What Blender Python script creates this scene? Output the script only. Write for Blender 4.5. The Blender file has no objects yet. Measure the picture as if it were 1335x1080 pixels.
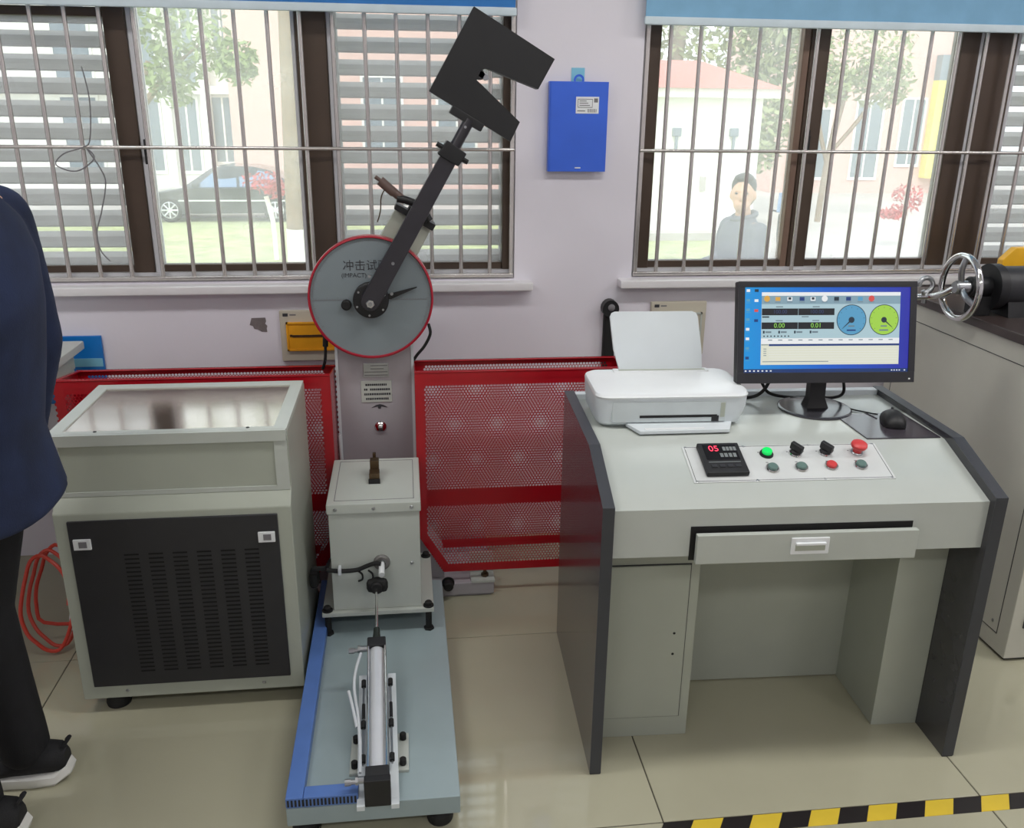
import bpy, bmesh, math, random
from mathutils import Vector, Matrix
import numpy as np

random.seed(7)
SC = bpy.context.scene
COL = SC.collection
R_ = math.radians

# ------------------------------------------------------------------ camera
def set_camera():
    F, pitch, yaw, roll, H = 1150.0, R_(19.3), R_(7.0), R_(0.7), 1.62
    f = Vector((math.sin(yaw) * math.cos(pitch), math.cos(yaw) * math.cos(pitch), -math.sin(pitch)))
    rt = Vector((math.cos(yaw), -math.sin(yaw), 0))
    up = rt.cross(f)
    c, s = math.cos(roll), math.sin(roll)
    X = c * rt + s * up
    Y = -s * rt + c * up
    cam = bpy.data.cameras.new('camera')
    cam.sensor_fit = 'HORIZONTAL'
    cam.sensor_width = 36.0
    cam.lens = 36.0 * F / 1335.0
    cam.clip_start = 0.05
    cam.clip_end = 300
    o = bpy.data.objects.new('camera', cam)
    M = Matrix((X, Y, -f)).transposed().to_4x4()
    M.translation = (0, 0, H)
    o.matrix_world = M
    COL.objects.link(o)
    SC.camera = o
set_camera()

# ------------------------------------------------------------------ world, sun, exposure
SC.view_settings.view_transform = 'Standard'
SC.view_settings.look = 'None'
SC.view_settings.gamma = 1.0
SC.view_settings.use_curve_mapping = False
SC.view_settings.exposure = -0.1
w = bpy.data.worlds.new('sky'); SC.world = w
w.use_nodes = True
bgn = w.node_tree.nodes['Background']
bgn.inputs['Color'].default_value = (0.86, 0.93, 1.0, 1)
bgn.inputs['Strength'].default_value = 2.7

def lamp(name, kind, energy, loc, rot, color=(1, 1, 1), **kw):
    l = bpy.data.lights.new(name, kind)
    l.energy = energy
    l.color = color
    for k, v in kw.items():
        setattr(l, k, v)
    o = bpy.data.objects.new(name, l)
    o.location = loc
    o.rotation_euler = rot
    COL.objects.link(o)
    return o
# sun stands behind the camera's side of the building, high: it lights the fronts outdoors, not the room
lamp('sun', 'SUN', 2.1, (0, -20, 30), (R_(42), 0, R_(-25)), (1, .96, .9), angle=R_(2))
# ceiling light panels: light comes from these lamps (bare area lamps out of view, no fixtures modelled)
PANEL_W = {1: 22.0, 0: 16.0}
PANELS = [(-1.3, 1.6), (.9, 1.6), (2.9, 1.6), (-1.2, -1.0), (1.0, -1.0), (3.0, -1.0)]

# ------------------------------------------------------------------ helpers
def lin(c):
    return tuple(((v / 255) / 12.92 if v / 255 <= .04045 else ((v / 255 + .055) / 1.055) ** 2.4) for v in c)

MATS = {}
def P(name, rgb, rough=.5, metal=0., var=.06, scale=12., bump=0., bscale=200., spec=.5, coat=0., rvar=0., emit=0., trans=0.):
    m = bpy.data.materials.new(name); m.use_nodes = True
    nt = m.node_tree; N = nt.nodes; Lk = nt.links
    b = N['Principled BSDF']
    c = lin(rgb)
    tc = N.new('ShaderNodeTexCoord')
    nz = N.new('ShaderNodeTexNoise'); nz.inputs['Scale'].default_value = scale; nz.inputs['Detail'].default_value = 4
    Lk.new(tc.outputs['Object'], nz.inputs['Vector'])
    rp = N.new('ShaderNodeValToRGB')
    rp.color_ramp.elements[0].position = .3; rp.color_ramp.elements[1].position = .7
    rp.color_ramp.elements[0].color = tuple(max(0, v * (1 - var)) for v in c) + (1,)
    rp.color_ramp.elements[1].color = tuple(min(1, v * (1 + var)) for v in c) + (1,)
    Lk.new(nz.outputs['Fac'], rp.inputs['Fac'])
    Lk.new(rp.outputs['Color'], b.inputs['Base Color'])
    b.inputs['Roughness'].default_value = rough
    b.inputs['Metallic'].default_value = metal
    b.inputs['Specular IOR Level'].default_value = spec
    b.inputs['Coat Weight'].default_value = coat
    b.inputs['Coat Roughness'].default_value = .06
    if rvar:
        mr = N.new('ShaderNodeMapRange')
        mr.inputs['To Min'].default_value = max(0, rough - rvar); mr.inputs['To Max'].default_value = rough + rvar
        Lk.new(nz.outputs['Fac'], mr.inputs['Value']); Lk.new(mr.outputs[0], b.inputs['Roughness'])
    if bump:
        n2 = N.new('ShaderNodeTexNoise'); n2.inputs['Scale'].default_value = bscale; n2.inputs['Detail'].default_value = 3
        Lk.new(tc.outputs['Object'], n2.inputs['Vector'])
        bp = N.new('ShaderNodeBump'); bp.inputs['Strength'].default_value = bump; bp.inputs['Distance'].default_value = .002
        Lk.new(n2.outputs['Fac'], bp.inputs['Height']); Lk.new(bp.outputs[0], b.inputs['Normal'])
    if emit:
        b.inputs['Emission Color'].default_value = c + (1,)
        b.inputs['Emission Strength'].default_value = emit
    if trans:
        b.inputs['Transmission Weight'].default_value = trans
    MATS[name] = m
    return m

class B:
    """collects shapes in one bmesh; obj() links it as ONE mesh object"""
    def __init__(s, org=(0, 0, 0)):
        s.bm = bmesh.new(); s.org = Vector(org); s.mi = 0
    def _fin(s, geom_faces):
        for f in geom_faces:
            f.material_index = s.mi
    def box(s, x0, x1, y0, y1, z0, z1, bev=0., seg=2, M=None):
        vs = [s.bm.verts.new((x, y, z)) for z in (z0, z1) for y in (y0, y1) for x in (x0, x1)]
        fs = [s.bm.faces.new([vs[i] for i in q]) for q in ((0, 2, 3, 1), (4, 5, 7, 6), (0, 1, 5, 4), (2, 6, 7, 3), (0, 4, 6, 2), (1, 3, 7, 5))]
        s._fin(fs)
        if M is not None:
            bmesh.ops.transform(s.bm, matrix=M, verts=vs)
        if bev:
            es = list({e for f in fs for e in f.edges})
            r = bmesh.ops.bevel(s.bm, geom=es, offset=bev, segments=seg, profile=.5, affect='EDGES')
            s._fin(r['faces'])
        return s
    def prism(s, poly, axis, a0, a1, bev=0., M=None):
        """poly: 2-D points; axis 'x': (y,z), 'y': (x,z), 'z': (x,y)"""
        def mk(p, a):
            return {'x': (a, p[0], p[1]), 'y': (p[0], a, p[1]), 'z': (p[0], p[1], a)}[axis]
        v0 = [s.bm.verts.new(mk(p, a0)) for p in poly]; v1 = [s.bm.verts.new(mk(p, a1)) for p in poly]
        n = len(poly)
        fs = [s.bm.faces.new(v0), s.bm.faces.new(v1[::-1])]
        for i in range(n):
            fs.append(s.bm.faces.new((v0[i], v1[i], v1[(i + 1) % n], v0[(i + 1) % n])))
        s._fin(fs)
        if M is not None:
            bmesh.ops.transform(s.bm, matrix=M, verts=v0 + v1)
        bmesh.ops.recalc_face_normals(s.bm, faces=fs)
        if bev:
            es = list({e for f in fs for e in f.edges})
            r = bmesh.ops.bevel(s.bm, geom=es, offset=bev, segments=2, profile=.5, affect='EDGES')
            s._fin(r['faces'])
        return s
    def cyl(s, p0, p1, r0, r1=None, n=20, cap=True, bev=0.):
        r1 = r0 if r1 is None else r1
        p0 = Vector(p0); p1 = Vector(p1); d = (p1 - p0).normalized()
        a = d.orthogonal().normalized(); b = d.cross(a)
        prof = [(p0, r0), (p1, r1)]
        if bev:
            prof = [(p0, r0 - bev), (p0 + d * bev, r0), (p1 - d * bev, r1), (p1, r1 - bev)]
        rings = [[s.bm.verts.new(c + (a * math.cos(2 * math.pi * i / n) + b * math.sin(2 * math.pi * i / n)) * r) for i in range(n)] for c, r in prof]
        fs = []
        for q in range(len(rings) - 1):
            for i in range(n):
                fs.append(s.bm.faces.new((rings[q][i], rings[q][(i + 1) % n], rings[q + 1][(i + 1) % n], rings[q + 1][i])))
        if cap:
            fs.append(s.bm.faces.new(rings[0][::-1])); fs.append(s.bm.faces.new(rings[-1]))
        s._fin(fs)
        return s
    def lathe(s, prof, c, axis=(0, 0, 1), n=28):
        """prof: (radius, height along axis)"""
        c = Vector(c); d = Vector(axis).normalized(); a = d.orthogonal().normalized(); b = d.cross(a)
        rings = []
        for r, h in prof:
            if r < 1e-6:
                rings.append([s.bm.verts.new(c + d * h)])
            else:
                rings.append([s.bm.verts.new(c + d * h + (a * math.cos(2 * math.pi * i / n) + b * math.sin(2 * math.pi * i / n)) * r) for i in range(n)])
        fs = []
        for q in range(len(rings) - 1):
            A, Bq = rings[q], rings[q + 1]
            for i in range(n):
                j = (i + 1) % n
                if len(A) == 1 and len(Bq) == 1: continue
                if len(A) == 1: fs.append(s.bm.faces.new((A[0], Bq[j], Bq[i])))
                elif len(Bq) == 1: fs.append(s.bm.faces.new((A[i], A[j], Bq[0])))
                else: fs.append(s.bm.faces.new((A[i], A[j], Bq[j], Bq[i])))
        s._fin(fs)
        return s
    def tube(s, pts, r, n=8, closed=False, sub=0):
        pts = [Vector(p) for p in pts]
        if sub:
            pts = catmull(pts, sub, closed)
        m = len(pts); rad = r if isinstance(r, (list, tuple)) else [r] * m
        if len(rad) != m:
            rad = [rad[min(len(rad) - 1, int(i * len(rad) / m))] for i in range(m)]
        rings = []; a = None
        for i, p in enumerate(pts):
            if closed: d = (pts[(i + 1) % m] - pts[i - 1]).normalized()
            else: d = (pts[min(i + 1, m - 1)] - pts[max(i - 1, 0)]).normalized()
            if a is None: a = d.orthogonal().normalized()
            a = (a - d * a.dot(d))
            a = a.normalized() if a.length > 1e-6 else d.orthogonal().normalized()
            b = d.cross(a)
            rings.append([s.bm.verts.new(p + (a * math.cos(2 * math.pi * k / n) + b * math.sin(2 * math.pi * k / n)) * rad[i]) for k in range(n)])
        fs = []
        for i in range(m if closed else m - 1):
            A, Bq = rings[i], rings[(i + 1) % m]
            for k in range(n):
                fs.append(s.bm.faces.new((A[k], A[(k + 1) % n], Bq[(k + 1) % n], Bq[k])))
        if not closed:
            fs.append(s.bm.faces.new(rings[0][::-1])); fs.append(s.bm.faces.new(rings[-1]))
        s._fin(fs)
        return s
    def loft(s, rings, cap=True):
        rr = [[s.bm.verts.new(p) for p in r] for r in rings]; n = len(rr[0]); fs = []
        for i in range(len(rr) - 1):
            for k in range(n):
                fs.append(s.bm.faces.new((rr[i][k], rr[i][(k + 1) % n], rr[i + 1][(k + 1) % n], rr[i + 1][k])))
        if cap:
            fs.append(s.bm.faces.new(rr[0][::-1])); fs.append(s.bm.faces.new(rr[-1]))
        s._fin(fs)
        bmesh.ops.recalc_face_normals(s.bm, faces=fs)
        return s
    def ell(s, c, r, u=16, v=10, M=None):
        """ellipsoid"""
        mm = Matrix.Translation(Vector(c)) @ (M if M is not None else Matrix()) @ Matrix.Diagonal((r[0], r[1], r[2], 1))
        g = bmesh.ops.create_uvsphere(s.bm, u_segments=u, v_segments=v, radius=1, matrix=mm)
        s._fin({f for vv in g['verts'] for f in vv.link_faces})
        return s
    def quad(s, *pts):
        s._fin([s.bm.faces.new([s.bm.verts.new(p) for p in pts])])
        return s
    def disc(s, c, r, axis='y', n=32):
        vs = []
        for i in range(n):
            a = 2 * math.pi * i / n; u, v = r * math.cos(a), r * math.sin(a)
            vs.append(s.bm.verts.new(Vector(c) + Vector({'y': (u, 0, v), 'z': (u, v, 0), 'x': (0, u, v)}[axis])))
        s._fin([s.bm.faces.new(vs)])
        return s
    def xf(s, M):
        bmesh.ops.transform(s.bm, matrix=M, verts=s.bm.verts)
        return s
    def mesh(s, name, mats, smooth=38):
        me = bpy.data.meshes.new(name)
        for v in s.bm.verts: v.co -= s.org
        s.bm.to_mesh(me); s.bm.free()
        for m in (mats if isinstance(mats, (list, tuple)) else [mats]):
            me.materials.append(m)
        if smooth:
            me.shade_smooth(); me.set_sharp_from_angle(angle=R_(smooth))
        return me
    def obj(s, name, mats, parent=None, smooth=38):
        o = put(name, s.mesh(name, mats, smooth), parent)
        if smooth and len(o.data.polygons) < 4000:
            wn = o.modifiers.new('weighted_normals', 'WEIGHTED_NORMAL'); wn.keep_sharp = True
        return o

def catmull(pts, sub, closed=False):
    out = []; m = len(pts)
    rng = range(m) if closed else range(m - 1)
    for i in rng:
        if closed: p = [pts[(i - 1) % m], pts[i], pts[(i + 1) % m], pts[(i + 2) % m]]
        else: p = [pts[max(i - 1, 0)], pts[i], pts[i + 1], pts[min(i + 2, m - 1)]]
        for k in range(sub):
            t = k / sub
            out.append(.5 * ((2 * p[1]) + (p[2] - p[0]) * t + (2 * p[0] - 5 * p[1] + 4 * p[2] - p[3]) * t * t + (3 * p[1] - p[0] - 3 * p[2] + p[3]) * t ** 3))
    if not closed: out.append(pts[-1])
    return out

def put(name, me, parent=None, loc=None, rot=None):
    o = bpy.data.objects.new(name, me); COL.objects.link(o)
    if parent is not None: o.parent = parent
    if loc is not None: o.location = loc
    if rot is not None: o.rotation_euler = rot
    return o

def tag(o, label=None, cat=None, group=None, kind=None):
    if label: o['label'] = label
    if cat: o['category'] = cat
    if group: o['group'] = group
    if kind: o['kind'] = kind
    return o

def thing(name, label, cat, loc=(0, 0, 0), rotz=0., group=None):
    o = bpy.data.objects.new(name, None); COL.objects.link(o)
    o.empty_display_size = .05
    o.location = loc; o.rotation_euler = (0, 0, rotz)
    return tag(o, label, cat, group)

def text_mesh(body, size, align='CENTER', extrude=0.):
    """lettering as a mesh in the x-y plane"""
    cu = bpy.data.curves.new('lettering', 'FONT'); cu.body = body; cu.size = size
    cu.align_x = align; cu.align_y = 'CENTER'; cu.extrude = extrude; cu.resolution_u = 3
    o = bpy.data.objects.new('lettering', cu); COL.objects.link(o)
    dg = bpy.context.evaluated_depsgraph_get(); dg.update()
    me = bpy.data.meshes.new_from_object(o.evaluated_get(dg))
    bpy.data.objects.remove(o); bpy.data.curves.remove(cu)
    return me
def lettering(name, body, size, mat, parent, M, align='CENTER'):
    me = text_mesh(body, size, align); me.transform(M); me.materials.clear(); me.materials.append(mat)
    return put(name, me, parent)
# matrix that stands lettering up in the x-z plane facing -y
def upright(x, y, z, sx=1.):
    return Matrix.Translation((x, y, z)) @ Matrix.Rotation(R_(90), 4, 'X') @ Matrix.Diagonal((sx, 1, 1, 1))

# ------------------------------------------------------------------ materials
M_wall = P('wall_paint', (226, 222, 231), .6, var=.025, scale=3, bump=.12, bscale=60)
M_wall2 = P('ceiling_paint', (225, 225, 224), .7, var=.02)
M_plaster = P('bare_plaster', (120, 112, 112), .85, var=.12, scale=40, bump=.5)
M_tile = P('porcelain_tile', (177, 174, 152), .05, var=.05, scale=2.2, spec=.75, rvar=.04, bump=.012, bscale=9)
M_grout = P('tile_grout', (70, 66, 58), .8)
M_beige = P('grey_green_powder_coat', (168, 173, 161), .36, var=.03, scale=8, bump=.08, bscale=900)
M_beige2 = P('light_grey_powder_coat', (184, 189, 183), .28, var=.03, scale=8, bump=.08, bscale=900)
M_top = P('desk_top_powder_coat', (186, 191, 186), .2, var=.02, scale=8)
M_right = P('warm_grey_enamel', (198, 197, 186), .35, var=.03, scale=6)
M_dark = P('charcoal_side_panel', (58, 57, 62), .2, var=.08, scale=30, spec=.55, coat=.25)
M_darkedge = P('charcoal_edge_band', (56, 58, 64), .4, var=.06)
M_black = P('black_paint', (20, 20, 23), .5, var=.1)
M_blackmesh = P('black_panel_coat', (38, 38, 42), .45, var=.08, bump=.15, bscale=700)
M_rubber = P('black_rubber', (18, 18, 19), .7)
M_red = P('red_powder_coat', (166, 10, 28), .24, var=.08, scale=8)
M_rededge = P('red_dial_rim', (165, 22, 45), .3)
M_steelpaint = P('blue_grey_enamel', (150, 166, 170), .3, var=.05, scale=5, rvar=.05)
M_col = P('grey_column_enamel', (168, 164, 170), .25, var=.04, scale=5, spec=.6)
M_duct = P('blue_pvc_duct', (86, 120, 186), .35, var=.05)
M_dial = P('dial_grey_enamel', (122, 132, 137), .3, var=.05, scale=4)
M_arm = P('dark_arm_enamel', (44, 42, 48), .35, var=.1, scale=20)
M_chrome = P('polished_chrome', (215, 215, 215), .12, 1., var=.02)
M_steel = P('brushed_steel', (170, 172, 175), .28, 1., var=.06, scale=30)
M_mirror = P('polished_plate', (205, 194, 186), .13, 1., var=.03, scale=3)
M_alu = P('aluminium_barrel', (222, 225, 230), .3, .35, var=.03)
M_brass = P('oxidised_bronze', (95, 78, 58), .4, .8, var=.2, scale=40)
M_white = P('white_plastic', (228, 231, 233), .35, var=.015)
M_white2 = P('printer_shell_plastic', (215, 222, 226), .4, var=.015)
M_grille = P('stainless_tube', (212, 207, 203), .24, .75, var=.06, scale=14)
M_brown = P('brown_anodised_frame', (78, 64, 54), .38, .2, var=.08, scale=6)
M_alutrack = P('pale_window_track', (200, 200, 204), .4, .2, var=.05)
M_sill = P('white_stone_sill', (224, 222, 224), .3, var=.03)
M_blindL = P('blue_blind_fabric', (52, 120, 190), .8, bump=.2, bscale=500)
M_blindR = P('pale_blue_blind_fabric', (128, 175, 208), .8, bump=.2, bscale=500)
M_rail = P('blind_bottom_rail', (205, 220, 228), .4)
M_slat = P('grey_louvre_slat', (188, 184, 182), .5, var=.05)
M_binder = P('blue_file_plastic', (58, 104, 220), .35, var=.03)
M_label = P('white_paper', (232, 234, 236), .6)
M_ink = P('dark_print', (55, 55, 60), .7)
M_ink2 = P('faded_print', (120, 118, 122), .7)
M_tape = P('cyan_tape', (130, 195, 220), .4)
M_amber = P('amber_breaker_cover', (235, 165, 40), .25, var=.1, scale=10)
M_ivory = P('ivory_box_plastic', (195, 188, 172), .45)
M_green = P('lit_green_lens', (0, 205, 90), .3, emit=.6)
M_redbtn = P('red_button', (205, 60, 62), .4)
M_teal = P('grey_green_button', (95, 122, 116), .4)
M_screenblk = P('display_black', (12, 12, 14), .2)
M_ledred = P('red_led_digit', (255, 60, 90), .4, emit=1.2)
M_leddim = P('dim_led_digit', (120, 125, 125), .4)
M_navy = P('navy_jacket_cloth', (29, 40, 70), .9, var=.28, scale=9, bump=.4, bscale=260)
M_trouser = P('black_trouser_cloth', (22, 22, 26), .9, var=.15, bump=.3, bscale=300)
M_skin = P('skin', (205, 160, 132), .5, var=.05)
M_hair = P('black_hair', (22, 19, 18), .5, bump=.6, bscale=160)
M_shoe = P('black_shoe_knit', (26, 26, 29), .8, bump=.4, bscale=300)
M_sole = P('white_rubber_sole', (222, 222, 218), .55)
M_hose = P('red_air_hose', (215, 70, 55), .35)
M_clear = P('clear_hose', (205, 210, 215), .2, var=.02)
M_yellow = P('yellow_enamel', (235, 178, 40), .4)
M_greyjacket = P('grey_jacket_cloth', (84, 87, 97), .85, var=.15, bump=.4)
# ------------------------------------------------------------------ room shell
WY = 3.15            # inner face of the window wall
WT = 3.39            # its outer face
X0, X1, YB, ZC = -2.6, 3.6, -2.5, 2.9
WIN = [(-2.0, .388), (.822, 3.0)]
ZS, ZT = 1.03, 2.35

def struct(o):
    o['kind'] = 'structure'
    return o
b = B()
b.box(X0, X1, WY, WT, -.02, ZS); b.box(X0, X1, WY, WT, ZT, ZC)
for a, c in ((X0, WIN[0][0]), (WIN[0][1], WIN[1][0]), (WIN[1][1], X1)):
    b.box(a, c, WY, WT, ZS, ZT)
wall = struct(b.obj('wall_back', M_wall, smooth=0))
struct(B().box(X0 - .2, X0, YB, WT, -.02, ZC).obj('wall_left', M_wall, smooth=0))
struct(B().box(X1, X1 + .2, YB, WT, -.02, ZC).obj('wall_right', M_wall, smooth=0))
struct(B().box(X0 - .2, X1 + .2, YB - .2, YB, -.02, ZC).obj('wall_front', M_wall, smooth=0))
struct(B().box(X0 - .2, X1 + .2, YB - .2, WT, ZC, ZC + .2).obj('ceiling', M_wall2, smooth=0))
for i, (px, py) in enumerate(PANELS):
    lamp('ceiling_panel_light', 'AREA', PANEL_W[int(py > 0)], (px, py, ZC - .02), (0, 0, 0), (1, .99, .96), shape='RECTANGLE', size=1.2, size_y=.3)

# chipped paint patch on the window wall
b = B(); b.prism([(-.556, .872), (-.548, .897), (-.5, .898), (-.498, .885), (-.502, .876), (-.495, .868), (-.498, .858), (-.497, .846), (-.516, .847), (-.53, .856), (-.541, .858), (-.545, .868)], 'y', WY - .0015, WY + .002)
b.obj('bare_plaster_patch', M_plaster, wall, smooth=0)

# floor: slab and single tiles with recessed joints
floor = struct(B().box(X0, X1, YB, WT, -.03, -.0025).obj('floor', M_grout, smooth=0))
TX, TY, G = .815, .825, .003
gx = [x for x in [.577 + TX * k for k in range(-5, 5)]]
gy = [1.617 + TY * k for k in range(-6, 3)]
tile_me = {}
for x in gx:
    for y in gy:
        a, c = max(x, X0), min(x + TX, X1); d, e = max(y, YB), min(y + TY, WY)
        if c - a < .02 or e - d < .02: continue
        key = (round(c - a, 3), round(e - d, 3))
        if key not in tile_me:
            tile_me[key] = B().box(G / 2, key[0] - G / 2, G / 2, key[1] - G / 2, -.012, 0, bev=.0012, seg=1).mesh('tile', M_tile, smooth=0)
        put('tile', tile_me[key], floor, (a, d, 0))

# ------------------------------------------------------------------ windows
def haze_glass():
    m = bpy.data.materials.new('dusty_window_glass'); m.use_nodes = True
    nt = m.node_tree; N = nt.nodes; Lk = nt.links
    for n in list(N):
        if n.type != 'OUTPUT_MATERIAL': N.remove(n)
    out = [n for n in N if n.type == 'OUTPUT_MATERIAL'][0]
    tr = N.new('ShaderNodeBsdfTransparent'); tr.inputs['Color'].default_value = (.94, .96, .95, 1)
    tl = N.new('ShaderNodeBsdfTranslucent'); tl.inputs['Color'].default_value = (.95, .95, .95, 1)
    gl = N.new('ShaderNodeBsdfGlossy'); gl.inputs['Roughness'].default_value = .03
    tc = N.new('ShaderNodeTexCoord'); nz = N.new('ShaderNodeTexNoise')
    nz.inputs['Scale'].default_value = 5; nz.inputs['Detail'].default_value = 6
    Lk.new(tc.outputs['Object'], nz.inputs['Vector'])
    mr = N.new('ShaderNodeMapRange'); mr.inputs['From Min'].default_value = .3; mr.inputs['From Max'].default_value = .7
    mr.inputs['To Min'].default_value = HAZE[0]; mr.inputs['To Max'].default_value = HAZE[1]
    Lk.new(nz.outputs['Fac'], mr.inputs['Value'])
    m1 = N.new('ShaderNodeMixShader'); Lk.new(mr.outputs[0], m1.inputs[0]); Lk.new(tr.outputs[0], m1.inputs[1]); Lk.new(tl.outputs[0], m1.inputs[2])
    fr = N.new('ShaderNodeFresnel'); fr.inputs['IOR'].default_value = 1.2
    m2 = N.new('ShaderNodeMixShader'); Lk.new(fr.outputs[0], m2.inputs[0]); Lk.new(m1.outputs[0], m2.inputs[1]); Lk.new(gl.outputs[0], m2.inputs[2])
    Lk.new(m2.outputs[0], out.inputs['Surface'])
    return m
HAZE = (.15, .26)
M_glass = haze_glass()

FY0, FY1 = WY + .05, WY + .10
def window(n, x0, x1, posts, panes, label):
    root = struct(B().box(x0, x1, FY0, FY1, ZS, ZS + .012).box(x0, x1, FY0, FY1, ZT - .05, ZT).obj('window_%d' % n, M_brown, smooth=0))
    # pale lower track and jamb strips
    B().box(x0, x1, WY + .01, FY0, ZS, ZS + .016, bev=.002).box(x0, x1, WY + .03, FY0, ZS + .016, ZS + .026).obj('lower_track', M_alutrack, root)
    for s_, xx in ((1, x0), (-1, x1)):
        B().box(min(xx, xx + s_ * .012), max(xx, xx + s_ * .012), WY + .012, FY0, ZS + .016, ZT).obj('jamb_strip', M_alutrack, root, smooth=0)
    for a, c, m in posts:
        off = 0 if m is M_brown else .006
        B().box(a, c, FY0 - .012 + off, FY1 - off, ZS + .01, ZT - .02, bev=.003, seg=1).obj('frame_post', m, root)
    for a, c in panes:
        B().box(a, c, FY0, FY1 - .01, ZS + .012, ZS + .05, bev=.003, seg=1).obj('sash_rail', M_brown, root)
        B().box(a, c, FY0 + .022, FY0 + .028, ZS + .05, ZT - .05).obj('pane', M_glass, root, smooth=0)
    return root
T = M_alutrack
w1 = window(1, WIN[0][0], WIN[0][1],
    [(-2.0, -1.93, M_brown), (-.935, -.866, M_brown), (-.866, -.838, T), (-.352, -.338, T), (-.338, -.238, M_brown), (-.238, -.222, T), (.348, .378, M_brown)],
    [(-1.93, -.935), (-.838, -.352), (-.222, .348)], '')
B().box(-1.93, -.935, FY0 + .004, FY1 - .012, 1.872, 1.9, bev=.003, seg=1).obj('transom_bar', M_brown, w1)
w2 = window(2, WIN[1][0], WIN[1][1],
    [(.836, .892, M_brown), (1.405, 1.43, P('faded_brown_frame', (128, 105, 92), .4, .2)), (1.43, 1.50, M_brown), (1.99, 2.062, M_brown), (2.062, 2.078, T), (2.078, 2.205, M_brown), (2.205, 2.222, T), (2.9, 2.99, M_brown)],
    [(.892, 1.405), (1.50, 1.99), (2.222, 2.9)], '')
# sash latches
for root, lx, lz in ((w1, -.845, 1.47), (w2, 1.452, 1.52)):
    B().box(lx - .006, lx + .006, FY0 - .026, FY0 - .012, lz - .035, lz + .03, bev=.003).box(lx - .004, lx + .004, FY0 - .036, FY0 - .024, lz - .05, lz + .01, bev=.002).obj('sash_latch', M_black, root)

# stone sills
b = B().box(-2.05, .452, WY - .055, WY + .005, .992, 1.022, bev=.006); struct(b.obj('trim_1', M_sill))
b = B().box(.77, 3.05, WY - .055, WY + .005, .996, 1.026, bev=.006); struct(b.obj('trim_2', M_sill))
b = B()
for a, c in WIN: b.box(a, c, WY + .005, FY0, ZS - .012, ZS + .0005)
b.obj('sill_ledge', M_sill, wall, smooth=0)

# security grilles
def grille(xs, x0, x1, label):
    g = thing('window_grille', label, 'grille', (x0, WY + .004, ZS), group='stainless window grilles')
    me = B().cyl((0, 0, .012), (0, 0, ZT - ZS - .03), .0072, n=12).mesh('bar', M_grille)
    for x in xs: put('bar', me, g, (x - x0, 0, 0))
    B().cyl((.005, -.006, .445), (x1 - x0 - .005, -.006, .445), .0062, n=12).obj('crossbar', M_grille, g)
    B().box(.003, x1 - x0 - .003, -.012, .012, .004, .018, bev=.003).obj('lower_rail', M_grille, g)
    for sx in (.012, x1 - x0 - .012):
        B().box(sx - .007, sx + .007, -.009, .009, .012, ZT - ZS - .03, bev=.002).obj('side_rail', M_grille, g)
grille([-.934 + .1028 * k for k in range(-9, 13)], WIN[0][0], WIN[0][1], 'stainless bar grille in the window behind the dial machine')
grille([.914 + .1042 * k for k in range(0, 20)], WIN[1][0], WIN[1][1], 'stainless bar grille in the window above the monitor')

# louvre shutters outside the glass
def shutter(x0, x1, label):
    g = thing('louvre_shutter', label, 'shutter', (x0, WY + .17, ZS), group='outside louvre shutters')
    H = ZT - ZS
    wd = x1 - x0
    for a in (0, wd - .035): B().box(a, a + .035, -.02, .03, .012, H - .01, bev=.003, seg=1).obj('stile', M_slat, g)
    sl = B().prism([(-.024, -.022), (-.018, -.027), (-.004, -.012), (.003, .002), (.022, .02), (.02, .027), (-.006, .01), (-.012, -.006)], 'x', .035, wd - .035).mesh('slat', M_slat, smooth=0)
    n = int((H - .06) / .073)
    for k in range(n): put('slat', sl, g, (0, 0, .05 + k * .073))
shutter(-1.93, -.9, 'grey slatted shutter outside the pane nearest the person in navy')
shutter(-.245, .385, 'grey slatted shutter outside the pane behind the black hammer')
shutter(2.19, 2.92, 'grey slatted shutter outside the pane above the handwheel')

# roller blinds
def blind(x0, x1, zb, m, label):
    g = thing('roller_blind', label, 'blind', (x0, WY - .05, zb))
    B().box(0, x1 - x0, -.002, .002, .02, ZT + .12 - zb).obj('blind_fabric', m, g, smooth=0)
    B().box(-.004, x1 - x0 + .004, -.008, .008, 0, .026, bev=.005).obj('bottom_rail', M_rail, g)
    B().cyl((-.005, .005, ZT + .13 - zb), (x1 - x0 + .005, .005, ZT + .13 - zb), .025).obj('roller', M_rail, g)
blind(-2.03, .376, 1.892, M_blindL, 'deep blue roller blind over the window behind the dial machine')
blind(.808, 3.03, 1.876, M_blindR, 'pale blue roller blind over the window above the monitor')

# thin loose wire tied to the left grille
b = B(); b.tube([(-1.0, WY - .014, 1.72), (-.99, WY - .014, 1.62), (-1.005, WY - .016, 1.5), (-1.03, WY - .02, 1.475), (-1.09, WY - .022, 1.455), (-1.12, WY - .02, 1.42), (-1.06, WY - .018, 1.40), (-1.0, WY - .016, 1.44), (-1.02, WY - .012, 1.47), (-.985, WY - .018, 1.41), (-.975, WY - .016, 1.36), (-1.0, WY - .016, 1.27), (-1.025, WY - .014, 1.2), (-1.02, WY - .014, 1.14), (-.995, WY - .014, 1.105)], .0022, 6, sub=6)
tag(b.obj('loose_wire', M_ink2), 'thin grey wire looped and hanging on the left window grille', 'wire')
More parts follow.
